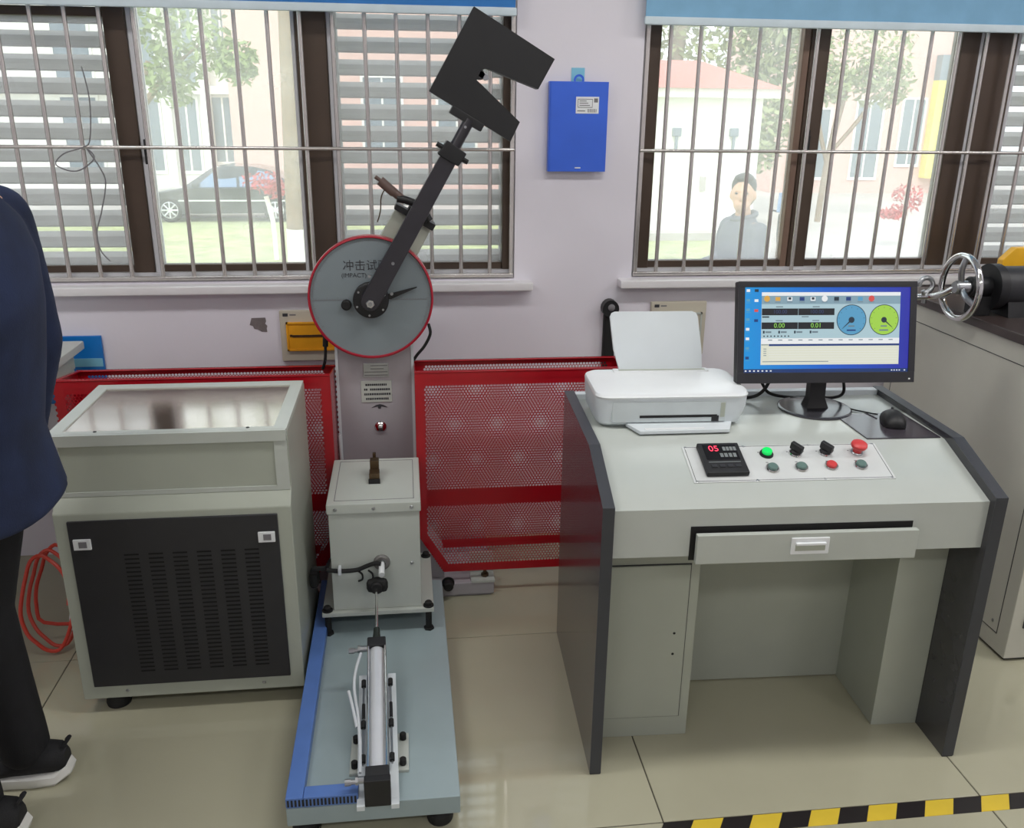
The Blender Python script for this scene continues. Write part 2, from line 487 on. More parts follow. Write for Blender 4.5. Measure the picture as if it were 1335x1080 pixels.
# ------------------------------------------------------------------ outdoors
M_grass = P('lawn_grass', (168, 174, 124), .9, var=.25, scale=3, bump=.6, bscale=60)
M_pave = P('pale_concrete', (182, 176, 170), .8, var=.08, scale=1.5)
M_render = P('white_render', (235, 233, 226), .8, var=.03)
M_brickpink = P('pink_brick', (216, 180, 170), .85, var=.06, scale=6)
M_winglass = P('grey_window', (120, 130, 138), .15, var=.1)
M_roofred = P('red_roof_tile', (196, 120, 110), .7, var=.1)
M_bark = P('tree_bark', (140, 120, 100), .9, var=.2, scale=12, bump=.8, bscale=30)
M_lime = P('limewashed_bark', (228, 224, 216), .9, bump=.5, bscale=30)
M_leaf = P('green_leaf', (138, 154, 96), .6, var=.35, scale=1.2)
M_leaf2 = P('olive_leaf', (150, 158, 112), .6, var=.3, scale=1.2)
M_redleaf = P('red_leaf', (190, 70, 75), .6, var=.3, scale=4)
M_car = P('dark_car_paint', (38, 42, 52), .18, var=.05, coat=.6)
M_carglass = P('car_glass', (120, 140, 170), .08)
M_tyre = P('car_tyre', (25, 25, 26), .8)
M_yellowwall = P('yellow_render', (232, 222, 120), .8)
GZ = -1.5
# ground falls away from the building
b = B()
prof = [(WT, -.6), (9, -.6), (17, GZ), (26.4, GZ)]
for (ya, za), (yb, zb) in zip(prof[:-1], prof[1:]):
    b.quad((-40, ya, za), (7.6, ya, za), (7.6, yb, zb), (-40, yb, zb))
struct(b.obj('lawn', M_grass))
b = B()
for (ya, za), (yb, zb) in zip(prof[:-1], prof[1:]):
    b.quad((7.6, ya, za), (45, ya, za), (45, yb, zb), (7.6, yb, zb))
b.quad((-40, 26.4, GZ), (45, 26.4, GZ), (45, 70, GZ), (-40, 70, GZ))
struct(b.obj('road', M_pave))

def facade(name, label, x0, x1, y, z1, m, wins, extra=None, depth=6):
    g = thing(name, label, 'building', (x0, y, GZ))
    B((x0, y, GZ)).box(x0, x1, y, y + depth, GZ, z1).obj('facade_wall', m, g, smooth=0)
    for (a, c, za, zb) in wins:
        f = B((x0, y, GZ)).box(a - .08, c + .08, y - .06, y + .01, za - .1, za).box(a - .08, c + .08, y - .06, y + .01, zb, zb + .08).box(a - .08, a, y - .06, y + .01, za, zb).box(c, c + .08, y - .06, y + .01, za, zb).box((a + c) / 2 - .03, (a + c) / 2 + .03, y - .05, y + .01, za, zb).obj('window_frame', M_render, g, smooth=0)
        for p, q in ((a, (a + c) / 2 - .03), ((a + c) / 2 + .03, c)):
            B((x0, y, GZ)).box(p, q, y - .03, y + .01, za, zb).obj('pane', M_winglass, f, smooth=0)
    return g
g = facade('office_building', 'white building with grey windows behind the parked dark car', -14.5, -5.45, 32, 9, M_render,
    [(-8.9, -7.95, -.6, 1.7), (-7.4, -6.75, -.6, 1.7), (-6.25, -5.55, -.3, 1.75), (-8.9, -7.9, 2.3, 4.6), (-7.35, -6.65, 2.2, 4.5), (-6.0, -5.5, 2.5, 4.6), (-11, -9.9, -.6, 1.7), (-11, -9.9, 2.3, 4.5)])
for xx in (-7.75, -6.5):
    B((-14.5, 32, GZ)).box(xx, xx + .28, 31.6, 32, GZ, 9).obj('pilaster', M_render, g, smooth=0)
B((-14.5, 32, GZ)).box(-14.5, -5.45, 31.7, 32, 1.85, 2.1).obj('string_course', M_render, g, smooth=0)
facade('brick_building', 'pink brick wall rising behind the car roof and tree trunk', -5.4, 3.4, 30.5, 9, M_brickpink, [(-1.2, 0, .2, 2.4), (1.2, 2.4, .2, 2.4)])
g = facade('brick_house', 'pink house with grey windows behind the red shrub and hedge', 14.2, 23.5, 34, 9, M_brickpink,
    [(17.4, 18.4, -.9, 1.9), (19.25, 20.1, -.4, 2.0), (15.2, 16.3, -.9, 1.6), (21.8, 22.6, -.4, 2.2)])
B((14.2, 34, GZ)).box(20.3, 21.1, 33.6, 34, -.9, 2.7).obj('yellow_pillar', M_yellowwall, g, smooth=0)
B((14.2, 34, GZ)).box(20.3, 21.1, 33.6, 34, 2.7, 3.6).obj('grey_pillar_head', M_winglass, g, smooth=0)

# white shed with a hipped red roof
g = thing('garden_shed', 'white shed with low red tiled roof seen through the right window', 'shed', (6.0, 22, GZ))
o = (6.0, 22, GZ)
B(o).box(4.4, 8.8, 22, 25, GZ, 1.85).obj('shed_wall', M_render, g, smooth=0)
B(o).box(4.1, 9.1, 21.7, 25.3, 1.85, 2.06).obj('eaves', M_render, g, smooth=0)
b = B(o)
vs = [(4.0, 21.6, 2.06), (9.2, 21.6, 2.06), (9.2, 25.4, 2.06), (4.0, 25.4, 2.06), (5.6, 23.5, 2.75), (7.6, 23.5, 2.75)]
b.quad(vs[0], vs[1], vs[5], vs[4]); b.quad(vs[1], vs[2], vs[5]); b.quad(vs[2], vs[3], vs[4], vs[5]); b.quad(vs[3], vs[0], vs[4]); b.quad(*vs[3::-1])
b.obj('roof', M_roofred, g, smooth=0)
for xx in (6.55, 8.0):
    B(o).box(xx, xx + .22, 21.9, 22, .95, 1.15, bev=.02).cyl((xx + .11, 21.94, .6), (xx + .11, 21.94, .95), .04).obj('wall_lamp', M_winglass, g)
B(o).box(7.35, 7.5, 21.95, 22, -.35, .0).obj('wall_socket', M_pave, g, smooth=0)
B(o).box(4.4, 8.8, 21.4, 22, GZ, GZ + .18).obj('step', M_pave, g, smooth=0)

# trees
def leaves(centers, n, size, seed):
    rnd = random.Random(seed); vs = []; fs = []
    for k in range(n):
        c, r = centers[rnd.randrange(len(centers))]
        while True:
            p = Vector((rnd.uniform(-1, 1), rnd.uniform(-1, 1), rnd.uniform(-1, 1)))
            if p.length < 1: break
        q = Vector(c) + Vector((p.x * r[0], p.y * r[1], p.z * r[2]))
        a = Vector((rnd.gauss(0, 1), rnd.gauss(0, 1), rnd.gauss(0, .6) - .5)).normalized(); bb = a.orthogonal().normalized()
        bb = (bb * math.cos(rnd.random() * 6) + a.cross(bb) * math.sin(rnd.random() * 6)).normalized()
        s = size * rnd.uniform(.6, 1.3); i = len(vs)
        vs += [q - a * s, q + bb * s * .38, q + a * s, q - bb * s * .38]; fs.append((i, i + 1, i + 2, i + 3))
    return vs, fs
def tree(name, label, base, trunk_pts, trunk_r, centers, n, size, m, seed, bark=None, branches=()):
    g = thing(name, label, 'tree', base)
    B(base).tube(trunk_pts, trunk_r, 10, sub=3).obj('trunk', bark or M_bark, g)
    for br in branches: B(base).tube(br, [.06, .02], 6, sub=3).obj('branch', bark or M_bark, g)
    vs, fs = leaves(centers, n, size, seed)
    me = bpy.data.meshes.new('foliage'); me.from_pydata([tuple(v - Vector(base)) for v in vs], [], fs); me.materials.append(m)
    tag(put('foliage', me, g), kind='stuff')
    return g
g = tree('garden_tree', 'thick brown tree trunk with limewashed foot beside the parked car', (-1.54, 13.2, -1.1), [(-1.56, 13.2, -1.1), (-1.53, 13.2, .5), (-1.45, 13.2, 3), (-1.4, 13.2, 5)], .145,
    [((-1.6, 13.4, 5.5), (2.4, 1.6, 1.2))], 900, .16, M_leaf, 3)
B((-1.54, 13.2, -1.1)).cyl((-1.56, 13.2, -1.1), (-1.545, 13.2, -.1), .158, .152, n=14, cap=False).obj('limewash_band', M_lime, g)
tree('leafy_tree', 'leafy green tree in front of the white building', (-4.5, 15.5, -1.35), [(-4.5, 15.5, -1.4), (-4.45, 15.5, .6), (-3.9, 15.4, 2.2)], .045,
    [((-3.7, 15, 2.9), (.45, .5, 1.0)), ((-3.1, 15, 2.5), (.6, .5, .6)), ((-3.5, 15, 1.9), (.4, .4, .4)), ((-2.5, 15, 2.2), (.35, .3, .35))], 1500, .085, M_leaf, 5,
    branches=[[(-4.2, 15.45, 1.4), (-3.5, 15.2, 2.1), (-2.8, 15, 2.6)]])
tree('red_maple', 'small red leafed shrub on white stem beside the dark car', (-2.7, 19, GZ), [(-2.68, 19, GZ), (-2.7, 19, -.7), (-2.8, 19, -.2)], .05,
    [((-2.85, 19, .1), (.42, .3, .22)), ((-2.6, 19, -.05), (.25, .3, .2))], 420, .06, M_redleaf, 6, bark=M_lime)
tree('hedge_tree', 'dense pale green tree rising behind the white shed', (8.0, 27, GZ), [(8, 27, GZ), (8, 27, 2), (8.1, 27, 4)], .2,
    [((6.5, 27, 4.2), (2.6, 1, 1.6)), ((9.5, 27, 3.6), (1.8, 1, 1.9)), ((10.6, 26.5, 1.3), (.9, .7, 1.6)), ((10.9, 26.5, 3.6), (1.2, .8, 1.2))], 4200, .16, M_leaf2, 7)
tree('spreading_tree', 'pale spreading tree in front of the pink house', (12.4, 25, GZ), [(12.0, 25, GZ), (12.1, 25, .4), (12.4, 25, 2.4)], .09,
    [((12.6, 25, 3.5), (1.7, .8, 1.2)), ((13.4, 25, 2.4), (.9, .6, .8)), ((11.8, 25, 2.3), (.8, .6, .6))], 1900, .12, M_leaf2, 8,
    branches=[[(12.1, 25, .4), (12.9, 25, 1.4), (13.4, 25, 2.4)], [(12.05, 25, .2), (11.7, 25, 1.2), (11.5, 25, 2.2)]])
tree('red_shrub', 'small red leafed shrub on the pale pavement right of the man', (11.9, 20, GZ), [(11.9, 20, GZ), (11.85, 20, -.8), (11.8, 20, -.3)], .035,
    [((11.75, 20, -.35), (.4, .25, .38)), ((11.4, 20, -.7), (.35, .2, .12))], 420, .07, M_redleaf, 9, bark=M_lime)

# cars
def car(name, label, loc, rotz, body_m):
    g = thing(name, label, 'car', loc, rotz)      # local x = rearwards, front at x = 0
    L = 4.6
    side = [(0, .32), (.02, .62), (.25, .74), (1.15, .9), (1.3, .92), (3.7, .96), (4.3, .95), (4.58, .86), (4.6, .4), (4.5, .25), (.2, .22)]
    rings = []
    for y, ins, dz in ((-.9, .1, 0), (-.86, 0, .02), (.86, 0, .02), (.9, .1, 0)):
        rings.append([(min(max(x, ins), L - ins), y, z - (.03 if abs(y) > .88 and z > .6 else 0)) for x, z in side])
    B().loft(rings).obj('body', body_m, g)
    cab = [(1.2, .9), (2.0, 1.42), (2.4, 1.48), (3.1, 1.46), (3.55, 1.36), (4.2, .95)]
    rings = []
    for y, f in ((-.84, 0), (-.66, 1), (.66, 1), (.84, 0)):
        rings.append([(x, y, .9 + (z - .9) * (1 if f else .02)) for x, z in cab])
    c = B().loft(rings).obj('cabin', body_m, g)
    for s in (-1, 1):
        M = lambda p, k: (p[0], s * (.845 - .18 * k + .008), .92 + .5 * k)
        for poly in ([(1.55, 0), (2.12, .9), (2.62, .95), (2.66, 0)], [(2.74, 0), (2.7, .95), (3.15, .93), (3.5, .75), (3.95, 0)]):
            B().quad(*[(x, s * (.85 - .18 * k * 1.06), .925 + .5 * k) for x, k in poly]).obj('side_window', M_carglass, c, smooth=0)
        B().box(.9 + .2, 4.0, s * .905 - .012, s * .905 + .012, .56, .6).obj('trim_strip', M_alu, g, smooth=0)
        B().box(1.5, 1.7, s * .9 - .1, s * .9 + .1, .94, 1.06, bev=.03).obj('wing_mirror', body_m, g)
        for wx in (.85, 3.65):
            wl = B().lathe([(.2, -.02), (.3, -.02), (.325, .02), (.325, .16), (.3, .2), (.2, .2)], (wx, s * .72, .325), (0, s, 0), 24).obj('wheel', M_tyre, g)
            b = B().lathe([(.0, .2), (.05, .215), (.06, .2)], (wx, s * .72, .325), (0, s, 0), 16).lathe([(.19, .15), (.21, .205), (.225, .2)], (wx, s * .72, .325), (0, s, 0), 24)
            for k in range(8):
                a = k * math.pi / 4
                b.tube([(wx + .04 * math.cos(a), s * .92, .325 + .04 * math.sin(a)), (wx + .21 * math.cos(a), s * .915, .325 + .21 * math.sin(a))], .022, 5)
            b.obj('rim', M_alu, wl)
        B().box(-.01, .12, s * .55 - .14, s * .55 + .14, .58, .72, bev=.03).obj('headlamp', M_carglass, g)
        B().box(4.5, 4.61, s * .6 - .14, s * .6 + .14, .66, .86, bev=.03).obj('tail_lamp', M_redbtn, g)
    return g
car('parked_car', 'dark sedan parked on the lawn edge outside the left window', (-7.15, 26.2, GZ), 0, M_car)
# motor scooter beside the shed
def scooter(label, loc, rotz):
    g = thing('motor_scooter', label, 'scooter', loc, rotz)
    for wx in (0, 1.25):
        wl = B().lathe([(.15, -.05), (.21, -.05), (.235, -.02), (.235, .02), (.21, .05), (.15, .05), (.15, -.05)], (wx, 0, .235), (0, 1, 0), 20).obj('wheel', M_tyre, g)
        B().lathe([(0, -.03), (.16, -.02), (.16, .02), (0, .03)], (wx, 0, .235), (0, 1, 0), 16).obj('rim', M_alu, wl)
    b = B(); b.prism([(.15, .3), (.05, .5), (.0, .95), (.1, .98), (.25, .45), (.55, .36), (.7, .62), (1.4, .72), (1.5, .55), (1.35, .42), (.8, .25), (.3, .24)], 'y', -.17, .17, bev=.05); b.obj('bodywork', M_car, g)
    b = B(); b.prism([(.68, .66), (.7, .76), (1.1, .78), (1.42, .82), (1.44, .74)], 'y', -.14, .14, bev=.03); b.obj('seat', M_tyre, g)
    b = B(); b.tube([(.02, -.34, 1.04), (.06, -.15, 1.0), (.06, .15, 1.0), (.02, .34, 1.04)], .02, 8, sub=4); b.obj('handlebar', M_tyre, g)
    B().lathe([(0, .06), (.08, .05), (.1, 0)], (-.02, 0, .88), (-1, 0, .2), 18).obj('headlamp', M_carglass, g)
    b = B(); b.prism([(-.02, 1.0), (-.03, 1.0), (.1, 1.4), (.11, 1.4)], 'y', -.2, .2); b.obj('windscreen', M_carglass, g)
    B().box(1.44, 1.52, -.1, .1, .6, .7, bev=.02).obj('tail_lamp', M_redbtn, g)
    B().box(.95, 1.3, -.16, .16, .82, 1.1, bev=.04).obj('top_case', M_redbtn, g)
scooter('dark motor scooter with red box parked beside the white shed', (8.2, 18.6, GZ), R_(60))
# ------------------------------------------------------------------ people
def bake(b, voxel, mat, name, parent, it=6, factor=.5):
    """overlapping volumes of a builder -> one continuous smooth surface"""
    me = b.mesh(name + '_src', mat, smooth=0)
    o = put(name + '_src', me)
    md = o.modifiers.new('r', 'REMESH'); md.mode = 'VOXEL'; md.voxel_size = voxel
    sm = o.modifiers.new('s', 'SMOOTH'); sm.factor = factor; sm.iterations = it
    dg = bpy.context.evaluated_depsgraph_get(); dg.update()
    me2 = bpy.data.meshes.new_from_object(o.evaluated_get(dg))
    bpy.data.objects.remove(o)
    me2.name = name; me2.materials.clear(); me2.materials.append(mat); me2.shade_smooth()
    return put(name, me2, parent)
def limb(b, pts, rad, n=14):
    for i, (p, r) in enumerate(zip(pts, rad)):
        b.ell(p, (r, r, r), 14, 8)
        if i: b.cyl(pts[i - 1], p, rad[i - 1], r, n)
def hand(b, wrist, d, nrm, thumb):
    wrist = Vector(wrist); d = Vector(d).normalized(); nrm = Vector(nrm); nrm = (nrm - d * nrm.dot(d)).normalized()
    lat = d.cross(nrm) * thumb
    M = Matrix((d, lat, nrm)).transposed().to_4x4()
    b.ell(wrist + d * .048, (.052, .04, .017), 12, 8, M)
    for k, ln in enumerate((.07, .08, .074, .058)):
        p0 = wrist + d * .082 + lat * (.028 - .019 * k)
        p1 = p0 + (d * .92 + nrm * .4).normalized() * ln * .5
        p2 = p1 + (d * .5 + nrm * .86).normalized() * ln * .5
        limb(b, [p0, p1, p2], [.0095, .009, .0078], 8)
    p0 = wrist + d * .03 + lat * .034
    p1 = p0 + (d * .6 + lat * .7).normalized() * .035
    p2 = p1 + (d * .9 + nrm * .4).normalized() * .032
    limb(b, [p0, p1, p2], [.013, .0105, .009], 8)

def person(label, loc, rotz, arms, hips_x, legs, jacket_m, rings, head_turn=0., wrinkle=.018):
    """local frame: x forward, y left, z up"""
    g = thing('person', label, 'person', loc, rotz)
    b = B()
    b.ell((hips_x * .5, 0, .95), (.075, .13, .12)); b.ell((.01, 0, 1.08), (.075, .12, .16)); b.ell((-.005, 0, 1.26), (.085, .14, .18))
    limb(b, [(-.01, -.15, 1.39), (-.01, .15, 1.39)], [.055, .055]); limb(b, [(-.005, 0, 1.4), (.01, 0, 1.53)], [.06, .05])
    for s, (el, wr, d, nr) in zip((1, -1), arms):
        limb(b, [(-.01, s * .185, 1.385), el, wr], [.05, .041, .028])
        hand(b, wr, d, nr, s)
    for s, (kn, an) in zip((1, -1), legs):
        limb(b, [(hips_x, s * .09, .92), kn, an], [.065, .045, .034])
        b.ell((an[0] + .03, an[1], .045), (.08, .028, .014))
    HM = Matrix.Translation((.02, 0, 1.62)) @ Matrix.Rotation(head_turn, 4, 'Z')
    def H(p): return HM @ Vector(p)
    R3 = Matrix.Rotation(head_turn, 4, 'Z')
    b.ell(H((0, 0, .01)), (.098, .077, .115), 20, 14, R3); b.ell(H((.035, 0, -.06)), (.062, .057, .06), 16, 10, R3)
    b.ell(H((.098, 0, -.01)), (.022, .013, .028), 10, 8, R3); b.ell(H((.085, 0, .028)), (.018, .05, .011), 10, 8, R3)
    b.ell(H((.09, 0, -.062)), (.012, .026, .009), 10, 8, R3)
    for s in (1, -1): b.ell(H((-.005, s * .08, -.01)), (.02, .01, .032), 10, 8, R3)
    body = bake(b, .0085, M_skin, 'body', g, 4)
    for s in (1, -1):
        B().ell(H((.083, s * .031, .012)), (.012, .015, .009), 12, 8, R3).obj('eye', M_ink, g)
    b = B(); b.ell(H((-.02, 0, .05)), (.1, .085, .092), 18, 12, R3); b.ell(H((-.045, 0, .0)), (.068, .083, .1), 18, 12, R3); b.ell(H((.02, 0, .108)), (.07, .066, .03), 14, 8, R3)
    hair = bake(b, .008, M_hair, 'hair', g, 3)
    # jacket
    b = B(); rr = []
    n = 40
    for z, xb, xf, hw in rings:
        ring = []
        for k in range(n):
            a = 2 * math.pi * k / n; ca, sa = math.cos(a), math.sin(a)
            cx, rx = (xb + xf) / 2, (xf - xb) / 2
            e = .82
            x = cx + rx * math.copysign(abs(ca) ** e, ca); y = hw * math.copysign(abs(sa) ** e, sa)
            wv = 1 + wrinkle * math.sin(9 * z * 3.1 + 2.3 * a) + wrinkle * .7 * math.sin(23 * z - 3 * a)
            ring.append((cx + (x - cx) * wv, y * wv, z))
        rr.append(ring)
    b.loft(rr)
    for s, (el, wr, d, nr) in zip((1, -1), arms):
        w2 = Vector(el).lerp(Vector(wr), .93)
        m1 = Vector((-.01, s * .19, 1.375)).lerp(Vector(el), .5)
        limb(b, [(-.01, s * .175, 1.38), m1, el, Vector(el).lerp(Vector(wr), .5), w2], [.074, .068, .062, .056, .052])
    bake(b, .011, jacket_m, 'jacket', g, 3)
    # collar
    b = B(); c = []
    for k in range(24):
        a = 2 * math.pi * k / 24
        c.append((-.005 + .075 * math.cos(a), .078 * math.sin(a), 1.475 - .02 * math.cos(a)))
    b.tube(c, .019, 8, closed=True); b.obj('collar', jacket_m, g)
    # trousers
    b = B(); b.ell((hips_x * .6, 0, .93), (.13, .175, .14))
    for s, (kn, an) in zip((1, -1), legs):
        kn, an = Vector(kn), Vector(an); hp = Vector((hips_x, s * .09, .9))
        lo = Vector((an.x + .022, an.y, .1))
        limb(b, [hp, hp.lerp(kn, .5), kn, kn.lerp(lo, .5), lo], [.1, .088, .07, .064, .06])
    bake(b, .011, M_trouser, 'trousers', g, 3)
    for s, (kn, an) in zip((1, -1), legs):
        x, y = an[0], an[1]
        sh = thing_part('shoe', g)
        up = []
        for xx, hw, z1 in ((-.075, .022, .085), (-.06, .036, .1), (-.02, .042, .105), (.05, .043, .085), (.11, .047, .062), (.165, .045, .05), (.2, .03, .042), (.212, .012, .036)):
            ring = []
            for k in range(14):
                a = 2 * math.pi * k / 14
                ring.append((x + xx, y + hw * math.cos(a), .022 + (z1 - .022) * (.5 + .5 * math.sin(a))))
            up.append(ring)
        sh = B().loft(up).obj('shoe', M_shoe, g)
        out = []
        for z, ex in ((0, -.004), (.012, .004), (.03, .003), (.034, -.004)):
            out.append([(x + xx + (ex if xx > .05 else -ex) + (.012 * z / .03 if xx < -.05 else 0), y + sg * (hw + ex), z + (.016 if xx > .18 or xx < -.07 else 0)) for xx, hw, sg in
                        [(-.085, .018, 1), (-.05, .04, 1), (.0, .044, 1), (.06, .043, 1), (.12, .05, 1), (.17, .047, 1), (.21, .026, 1), (.21, .026, -1), (.17, .047, -1), (.12, .05, -1), (.06, .043, -1), (.0, .044, -1), (-.05, .04, -1), (-.085, .018, -1)]])
        B().loft(out).obj('sole', M_sole, sh)
        B().tube([(x - .074, y - .012, .1), (x - .088, y, .118), (x - .074, y + .012, .1)], .005, 6, sub=4).obj('heel_tab', M_shoe, sh)
    return g
def thing_part(*a): return None

hang = [((-.02, .235, 1.1), (.05, .24, .85), (.1, 0, -1), (0, -1, 0)), ((-.02, -.235, 1.1), (.05, -.24, .85), (.1, 0, -1), (0, 1, 0))]
person('person in navy jacket and black trousers at the left edge beside the cabinet', (-.87, 1.84, 0), math.pi, hang, .07,
    [((.17, .1, .49), (.12, .1, .08)), ((.14, -.09, .49), (.085, -.09, .08))], M_navy,
    [(.785, -.1, .15, .18), (.8, -.112, .15, .182), (.84, -.1, .145, .18), (.95, -.085, .135, .18), (1.1, -.105, .13, .185), (1.22, -.13, .13, .195), (1.32, -.12, .12, .2), (1.39, -.1, .1, .19), (1.44, -.075, .075, .125), (1.475, -.066, .066, .08)])
fold = [((.02, .24, 1.13), (.22, .1, 1.1), (.6, -.7, .1), (0, -.3, -1)), ((.02, -.24, 1.13), (.22, -.08, 1.14), (.6, .7, .1), (0, .3, -1))]
person('man in grey jacket standing outside the right window with hands held in front', (2.3, 5.9, -.55), R_(192), fold, 0,
    [((.02, .1, .49), (-.02, .1, .08)), ((.02, -.1, .49), (-.02, -.1, .08))], M_greyjacket,
    [(.82, -.12, .13, .19), (.95, -.115, .13, .185), (1.1, -.12, .13, .19), (1.25, -.13, .125, .2), (1.35, -.115, .11, .2), (1.41, -.09, .09, .17), (1.45, -.07, .07, .11), (1.48, -.064, .064, .08)], head_turn=R_(50))
# ------------------------------------------------------------------ impact tester
YC = 2.86                     # front of the column
HUB = Vector((-.112, 0, 1.036))
U = Vector((.5, 0, .866)); V = Vector((.866, 0, -.5))
def uv(u, v, y): return HUB + U * (u - (.014 if u > .6 else .008 if u > .45 else 0)) + V * v + Vector((0, y, 0))
ORG = (-.11, 2.86, 0)
mach = thing('impact_tester', 'tall grey pendulum impact tester with round dial and raised black hammer', 'machine', ORG)
def BM(): return B(ORG)
# foot frame on the floor
b = BM(); b.box(-.5, .275, 2.69, 3.05, .008, .055, bev=.004).box(-.49, .265, 2.7, 3.04, 0, .009); b.obj('foot_frame', M_col, mach)
for sx in (.245, -.47):
    f = BM().box(sx - .05, sx + .032, 2.686, 2.76, .055, .063).box(sx - .05, sx + .032, 2.752, 2.76, .063, .14).obj('foot_lug', M_beige2, mach)
    BM().cyl((sx, 2.72, .063), (sx, 2.72, .074), .013, n=6).cyl((sx, 2.72, .07), (sx, 2.72, .1), .006).obj('anchor_bolt', M_brass, f)
# body with sloping shoulders, behind the feeder
b = BM(); b.prism([(-.33, .055), (-.33, .12), (-.241, .26), (-.241, .3), (.014, .3), (.014, .27), (.105, .115), (.105, .055)], 'y', 2.735, 2.89, bev=.003)
b.obj('body', M_col, mach)
BM().cyl((.115, 2.685, .06), (.115, 2.655, .06), .017, bev=.004).cyl((.115, 2.69, .06), (.115, 2.685, .06), .022).obj('levelling_knob', M_rubber, mach)
# column
b = BM(); b.prism([(-.235, YC), (.013, YC), (.013, 3.03), (-.235, 3.03)], 'z', .055, 1.04, bev=.006); col = b.obj('column', M_col, mach)
for sx in (-.237, .012):
    BM().box(sx - .003, sx + .006, YC - .003, YC + .012, .3, 1.0).obj('edge_strip', M_white2, col, smooth=0)
# plates on the column
p = BM().box(-.15, -.066, YC - .003, YC, .757, .805, bev=.001).obj('name_plate', M_steel, mach)
b = BM()
for k in range(4): b.box(-.146 + (.02 if k > 1 else 0), -.07 - (.012 if k == 2 else 0), YC - .0036, YC - .0028, .762 + k * .011, .7645 + k * .011)
b.obj('faint_print', M_ink2, p, smooth=0)
p = BM().box(-.16, -.058, YC - .003, YC, .668, .744, bev=.001).obj('caution_plate', M_beige2, mach)
b = BM(); rnd = random.Random(4)
for k, (a, c) in enumerate(((-.145, -.072), (-.15, -.066), (-.15, -.066), (-.145, -.075))):
    x = a
    while x < c:
        wd = rnd.uniform(.004, .0065)
        if not (k == 2 and abs(x + .137) < .006): b.box(x, x + wd, YC - .0037, YC - .0028, .677 + k * .0165, .684 + k * .0165)
        x += wd + .0014
b.obj('printed_characters', M_ink, p, smooth=0)
b = BM(); b.prism([(-.128, .648), (-.112, .657), (-.1, .66), (-.088, .657), (-.074, .648), (-.095, .652), (-.097, .644), (-.105, .644), (-.107, .652)], 'y', YC - .0015, YC + .001)
b.obj('emblem', M_ink, mach, smooth=0)
BM().lathe([(0, .012), (.008, .012), (.016, .008), (.021, .002), (.021, 0)], (-.1, YC, .578), (0, -1, 0)).obj('round_level', M_chrome, mach)
BM().cyl((-.236, YC - .012, .47), (-.238, YC - .012, .555), .006).cyl((-.238, YC - .012, .555), (-.238, YC - .012, .562), .004).obj('side_rod', M_white2, mach)
# dial
YD = 2.80
dial = BM().lathe([(0, .03), (.19, .03), (.193, .028), (.193, 0), (0, 0)], (HUB.x, YD + .03, HUB.z), (0, -1, 0), 64).obj('dial', M_dial, mach)
BM().lathe([(.1905, .0), (.197, .0), (.198, .02), (.197, .036), (.192, .038), (.1895, .034), (.1895, 0)], (HUB.x, YD + .03, HUB.z), (0, -1, 0), 72).obj('dial_rim', M_rededge, dial)
BM().cyl((HUB.x, YD + .03, HUB.z), (HUB.x, YC + .02, HUB.z), .1, n=32).obj('bearing_housing', M_col, mach)
lettering('lettering', '冲击试验', .036, M_ink, dial, Matrix.Translation(Vector((HUB.x - .012, YD - .001, HUB.z + .102)) - Vector(ORG)) @ Matrix.Rotation(R_(90), 4, 'X'))
lettering('lettering', '(IMPACT)', .019, M_ink, dial, Matrix.Translation(Vector((HUB.x - .05, YD - .001, HUB.z + .073)) - Vector(ORG)) @ Matrix.Rotation(R_(90), 4, 'X'))
b = BM()
for s in (-1, 1):
    a0, a1 = (.062, .175) if s > 0 else (.07, .18)
    b.box(HUB.x + min(s * a0, s * a1), HUB.x + max(s * a0, s * a1), YD - .0012, YD + .001, HUB.z - .0055, HUB.z - .0042)
    for k in range(14):
        xx = HUB.x + s * (a0 + (a1 - a0) * k / 13)
        b.box(xx - .0004, xx + .0004, YD - .0012, YD + .001, HUB.z - .0042, HUB.z + (.004 if k % 4 == 0 else 0))
for k in range(121):
    a = R_(-30 + 2 * k); r0 = .176 if k % 5 == 0 else .18
    c0 = Vector((math.cos(a), 0, math.sin(a)))
    M = Matrix.Translation((HUB.x, YD - .0006, HUB.z)) @ Matrix.Rotation(-a, 4, 'Y')
    b.box(r0, .185, -.0006, .0006, -.0004, .0004, M=M)
b.obj('scale_marks', M_ink2, dial, smooth=0)
# hub, knob, pointer
BM().lathe([(0, .03), (.05, .03), (.056, .026), (.056, 0)], (HUB.x, YD, HUB.z - .003), (0, -1, 0), 40).obj('hub', M_black, mach)
for k in range(6):
    a = k * math.pi / 3 + .4
    BM().cyl((HUB.x + .047 * math.cos(a), YD - .028, HUB.z - .003 + .047 * math.sin(a)), (HUB.x + .047 * math.cos(a), YD - .033, HUB.z - .003 + .047 * math.sin(a)), .0035, n=8).obj('hub_screw', M_steel, mach)
BM().lathe([(0, .02), (.012, .02), (.016, .016), (.016, 0)], (-.19, YD, 1.017), (0, -1, 0), 24).obj('pointer_knob', M_rubber, mach)
b = BM(); b.prism([(-.07, 1.036), (-.06, 1.05), (.0335, 1.073), (.034, 1.0705), (-.05, 1.034)], 'y', YD - .012, YD - .008); b.obj('pointer', M_black, mach, smooth=0)
